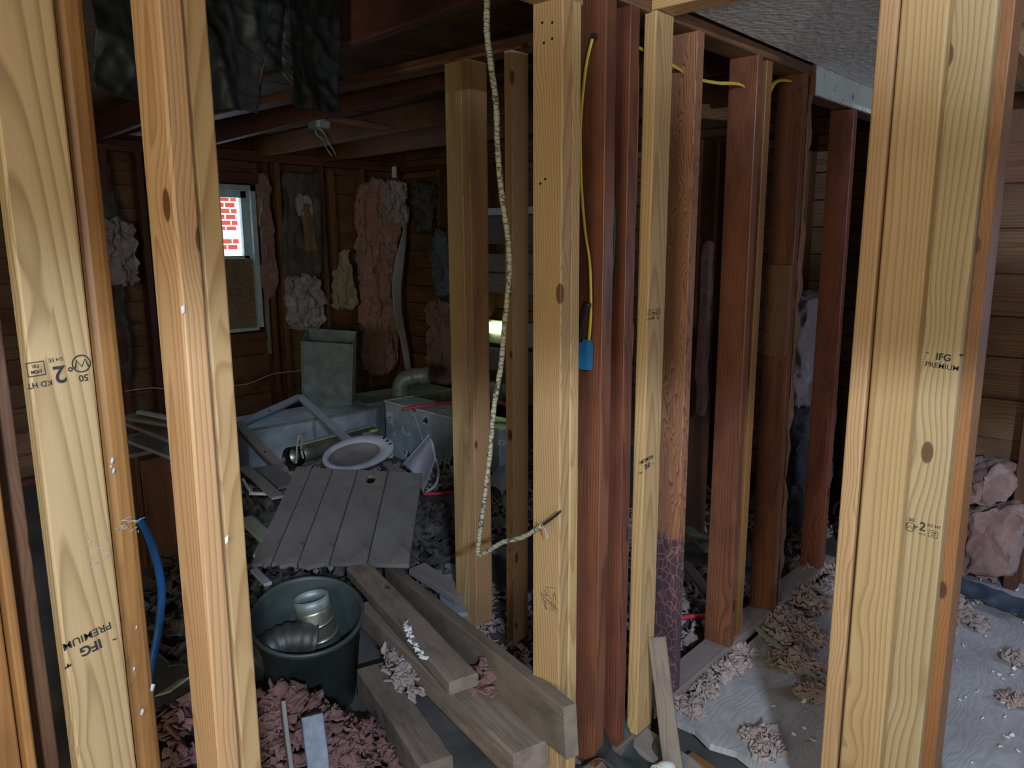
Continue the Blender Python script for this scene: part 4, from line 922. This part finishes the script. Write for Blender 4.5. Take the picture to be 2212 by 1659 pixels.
tag(beam('leaning_board', A_, B_, .055, .018, DUSTY, up=(-1, -.5, .3), rough=.002), 'dusty short board leaning against the thin stamped stud', 'board')
tag(beam('loose_board', at_z(1372, 1592, -.02), at_z(1545, 1720, -.02), .10, .03, GREYW, rough=.004, segs=12), 'grey splintered board in the foreground gap', 'board')
tag(beam('loose_board', at_z(1482, 1640, -.035), at_z(1560, 1690, -.035), .06, .02, ORANGE), 'orange board edge in the foreground gap', 'board')
tag(sheet('green_sheet', lambda u, v: at_z(1235+200*u, 1545+130*v+30*u, .02)+Vector((0, 0, .10*noise.noise((u*3, v*2.5, 4))+.05*math.sin(u*6))), 24, 16, BIN, thick=.003), 'crumpled dark green plastic at the foot of the central studs', 'plastic')
c_ = at_z(1422, 1672, .0)
T = thing('paper_cup', 'small white cup lying at the bottom centre edge', 'cup', c_)
pipe('cup_wall', [c_, c_+Vector((.05, -.02, .01))], .026, WHITEP, T, 16, 1); tube('rim', [c_+Vector((0, .026*math.cos(t), .026*math.sin(t))) for t in [i*.628 for i in range(11)]], .003, WHITEP, T, 6, 2)
def bed(pxs, size, n, h, mat, name, label, z0=.0, seed=1):
    s = []
    for k, (x, y, rx) in enumerate(pxs):
        p = at_z(x, y, z0); s += heap(n, p.x, p.y, rx, rx*.7, h, size, z0, ang=.6*k, seed=seed+k)
    stuff(name, s, mat, label, 'insulation')
bed([(1740, 1300, .16), (1700, 1375, .14), (1770, 1240, .16), (1720, 1435, .10), (1765, 1500, .07), (1690, 1340, .10), (1745, 1375, .10)], .028, 120, .028, BITS, 'loose_insulation', 'loose pink insulation drifting beside the trim strip', seed=30)
bed([(1560, 1455, .09), (1520, 1490, .07), (1490, 1530, .06), (1600, 1410, .05), (1640, 1590, .06), (1660, 1625, .06), (1590, 1440, .06)], .022, 70, .018, BITS, 'loose_insulation', 'insulation crumbs along the scorched stud and plywood', seed=40)
bed([(2070, 1300, .12), (2110, 1350, .05), (2200, 1430, .05), (2195, 1520, .05), (2080, 1335, .08)], .026, 50, .02, BITS, 'loose_insulation', 'insulation crumbs on the grey plywood at the right', seed=50)
rd = random.Random(3)
stuff('paint_chips', [((rd.uniform(2.1, 3.9), rd.uniform(-.2, 1.12), .004), rd.uniform(.004, .014)) for _ in range(260)], BONE, 'white paint chips scattered over the plywood floor', 'paint chips')
tag(fluff('insulation_batt', (at_x(2190, 1245, 3.7)-at_x(1960, 1245, 3.7)), (0, 0, .30), (.22, 0, 0), at_x(1960, 1245, 3.68), PINKD, None, 61, .05, 7, (16, 14, 6)), 'fat pink batt slumped against the plank wall at the right', 'insulation')
tag(fluff('insulation_batt', (at_x(2170, 1100, 3.75)-at_x(1990, 1100, 3.75)), (.1, 0, .16), (.18, 0, .05), at_x(1990, 1105, 3.72), PINKD, None, 62, .05, 7, (16, 12, 6)), 'smaller folded pink batt on top of the fat one at the right', 'insulation')
A_, B_ = at_z(2030, 1252, .03), at_z(2240, 1335, .03)
tag(sheet('black_film', lambda u, v: A_.lerp(B_, u)+Vector((.10*(v-.5)+.03*noise.noise((u*5, v, 1)), 0, .05*math.sin(v*3.14)+.02*noise.noise((u*7, v*4, 2)))), 40, 8, FOIL, thick=.003), 'rolled dark plastic film along the foot of the pink batts', 'plastic film')
tag(fluff('insulation_clump', (.10, 0, 0), (0, .08, 0), (0, 0, .09), at_z(2150, 1262, .0), PINK, None, 63, .03, 12, (8, 8, 6)), 'small pink tuft beside the plank wall stud', 'insulation')
a = at_y(1728, 1150, 1.46); b = at_y(1790, 1150, 1.46); c = at_y(1728, 640, 1.46); m_ = at_y(1728, 890, 1.46)
tag(fluff('insulation_batt', (b.x-a.x, 0, 0), (0, 0, c.z-m_.z), (0, .1, 0), m_, WHITEF, None, 64, .04, 7, (10, 24, 5)), 'pale fluffy batt glimpsed between the dark red studs', 'insulation')
tag(fluff('insulation_batt', (b.x-a.x, 0, 0), (0, 0, m_.z-a.z), (0, .1, 0), a, BLUEF, None, 65, .04, 7, (10, 20, 5)), 'blue-grey batt below the pale one between the dark red studs', 'insulation')
a = at_y(1517, 900, 2.0); b = at_y(1528, 900, 2.0); c = at_y(1517, 520, 2.0)
tag(fluff('insulation_batt', (b.x-a.x, 0, 0), (0, 0, c.z-a.z), (0, .05, 0), a, PINKD, None, 66, .012, 7, (8, 30, 4)), 'pale batt in the gap behind the scorched stud', 'insulation')
tag(stud('wall_stud', at_y(1490, 700, 2.5).x, at_y(1512, 700, 2.5).x, 2.45, 2.54, -.05, 2.15, BROWN), 'thin brown stud in the dark gap behind the scorched stud', 'stud')
tag(beam('plywood_offcut', at_y(1492, 1180, 1.9), at_y(1516, 720, 2.2), .20, .012, BROWN, up=(.3, 1, 0)), 'dark sheet leaning in the gap behind the scorched stud', 'panel')
tag(beam('strap_board', at_y(1500, 240, 2.0), at_y(1570, 245, 2.0), .03, .07, PINE2), 'pale horizontal timber end behind the red stud row', 'timber')
tag(tube('white_wire', [at_z(1800, 1110, .0), at_z(1806, 1090, .05), at_z(1818, 1082, .06)], .006, WHITEP, None, 6), 'curl of white wire left of the right post', 'wire')
tag(tube('floor_cable', [at_z(2010, 1590, .01), at_z(2030, 1640, .01), at_z(2050, 1700, .01)], .006, GREENB, None, 6), 'pale cord on the floor right of the right post', 'cord')

# ================================================================== CABLES AND BOXES
pts = [at_x(x, y, 1.45) for x, y in ((1052, -70), (1052, 0), (1052, 70), (1062, 150), (1072, 230), (1075, 320), (1084, 420), (1098, 520), (1100, 600), (1090, 700), (1082, 790), (1067, 880), (1058, 980), (1045, 1090), (1033, 1180), (1036, 1198))]
pts += [at_x(x, y, c) for x, y, c in ((1052, 1192, 1.445), (1085, 1172, 1.44), (1130, 1160, 1.435), (1170, 1136, 1.43))]
bx = NT('cracked_cable_sheath'); P_ = bx.obj(); v_ = bx.new('ShaderNodeTexVoronoi', feature='DISTANCE_TO_EDGE'); bx.set(v_.inputs['Vector'], bx.vmath('MULTIPLY', P_, (24, 24, 85))); v_.inputs['Scale'].default_value = 1
CABM = bx.done(bx.ramp(v_.outputs['Distance'], [(.02, (.05, .042, .03)), (.08, (.31, .28, .185))]), .7)
T = thing('hanging_cable', 'old cracked cloth-sheathed cable hanging between the pale studs', 'cable', pts[-4])
tube('sheath', pts, lambda t: .0080-.0015*t+.0005*math.sin(t*260), CABM, T, 10, 14)
for k in range(5):
    q = pts[-1]; tube('frayed_strand', [q, q+Vector((.0, -.012+.004*k, .004*k-.006)), q+Vector((-.004*k, -.02+.002*k, .012*k-.03))], .0016, CREAM, T, 5, 3)
tube('bare_conductor', [pts[-1], at_x(1195, 1118, 1.43), at_x(1211, 1104, 1.43)], .0032, BLKC, T, 6, 3)
yc = [at_x(x, y, 1.645) for x, y in ((1279, 84), (1268, 130), (1260, 190), (1254, 270), (1254, 340), (1257, 420), (1264, 500), (1273, 560), (1276, 620), (1276, 680), (1272, 735))]
tag(tube('yellow_cable', yc, (.0035, .0068), YEL, r0 if False else None, 8), 'yellow flat cable running down the dark red stud into the blue box', 'cable')
zy = at_y(1462, 146, 1.22).z
tag(tube('yellow_cable', [(1.80, 1.21, zy+.02), (1.95, 1.215, zy+.012), (2.10, 1.22, at_y(1472, 152, 1.22).z), (2.16, 1.22, zy-.015), (2.32, 1.22, at_y(1545, 178, 1.22).z), (2.50, 1.22, at_y(1590, 180, 1.22).z), (2.65, 1.22, zy-.035), (2.75, 1.22, at_y(1690, 183, 1.22).z), (2.89, 1.22, at_y(1714, 176, 1.22).z)], (.0035, .0068), YEL, None, 8), 'yellow flat cable threaded through holes near the tops of the red studs', 'cable')
for x, z_ in ((1.6545, yc[0].z),): nail(x, yc[0].y, z_+.004, 'x', r0, .012)
a = at_x(1240, 736, 1.636); b = at_x(1272, 800, 1.636)
T = thing('outlet_box', 'bright blue plastic electrical box on the dark red stud', 'electrical box', (1.62, (a.y+b.y)/2, b.z))
slab('box_body', 1.636, 1.653, min(a.y, b.y), max(a.y, b.y)+.02, b.z, a.z, BLUEB, T)
for k in range(3): slab('nail_boss', 1.633, 1.636, b.y+.012+.012*k, b.y+.016+.012*k, a.z-.02-.01*k, a.z-.012-.01*k, BLUEB, T)
slab('clamp_tab', 1.637, 1.652, b.y+.004, b.y+.022, a.z, a.z+.006, BLUEB, T)
tag(tube('black_cable', [at_x(x, y, 1.625) for x, y in ((1272, 655), (1264, 680), (1257, 710), (1250, 738))], .007, BLKC, None, 8), 'thick black cable entering the blue box', 'cable')
tag(tube('dark_cable', [at_y(x, y, 1.215) for x, y in ((1322, 320), (1325, 400), (1328, 480), (1326, 550), (1319, 625))], .007, GRNC, None, 8), 'dark green cable in the slot beside the blue box stud', 'cable')

# wisps of fibre and plaster flecks clinging to the foreground studs
rd = random.Random(21)
OS = [o for o in bpy.data.objects if o.get('label', '').startswith('orange old stud')][0]
for k in range(14):
    p = at_y(rd.uniform(250, 300), rd.uniform(1125, 1150), 1.2535); d = Vector((rd.uniform(-.012, .018), -.004, rd.uniform(-.008, .008)))
    tube('fibre_wisp', [p, p+d*.5+Vector((0, -.004, .003)), p+d], .0005, PLASTG, OS, 4, 3)
for x, y, sz in ((243, 995, .007), (246, 1017, .006), (240, 1008, .004), (290, 1445, .005), (330, 1485, .009), (308, 1538, .008), (295, 1355, .004)):
    p = at_y(x, y, 1.2535); sheet('plaster_fleck', lambda u, v, p=p, sz=sz: (p.x+(u-.5)*sz*.7+(v-.5)*sz*.4, p.y-.001*math.sin(u*3), p.z+(v-.5)*sz*1.3-(u-.5)*sz*.4), 2, 2, PLASTG, OS, .0008)
for k in range(16):
    p = at_y(rd.uniform(180, 240), rd.uniform(1150, 1240), 1.2505); d = Vector((rd.uniform(-.012, .012), -.002, rd.uniform(-.006, .006)))
    tube('fibre_wisp', [p, p+d*.5+Vector((0, -.002, .002)), p+d], .0004, PLASTG, b1, 4, 3)
GROUPS = {'wall_stud': 'framing studs of the stripped partition', 'top_plate': 'plates of the partition framing', 'bottom_plate': 'plates of the partition framing', 'ceiling_joist': 'joists of the far room ceiling',
          'insulation_batt': 'fibreglass batts', 'insulation_clump': 'torn fibreglass clumps', 'timber_plank': 'timbers lying through the opening', 'loose_board': 'loose boards', 'scrap_board': 'scrap boards among the junk',
          'floor_scrap': 'offcuts on the far room floor', 'red_tube': 'red plastic tubes', 'plywood_sheet': 'plywood floor sheets', 'yellow_cable': 'yellow cables'}
for o in bpy.data.objects:
    g = GROUPS.get(o.name.split('.')[0])
    if g and o.parent is None and o.get('category'): o['group'] = g
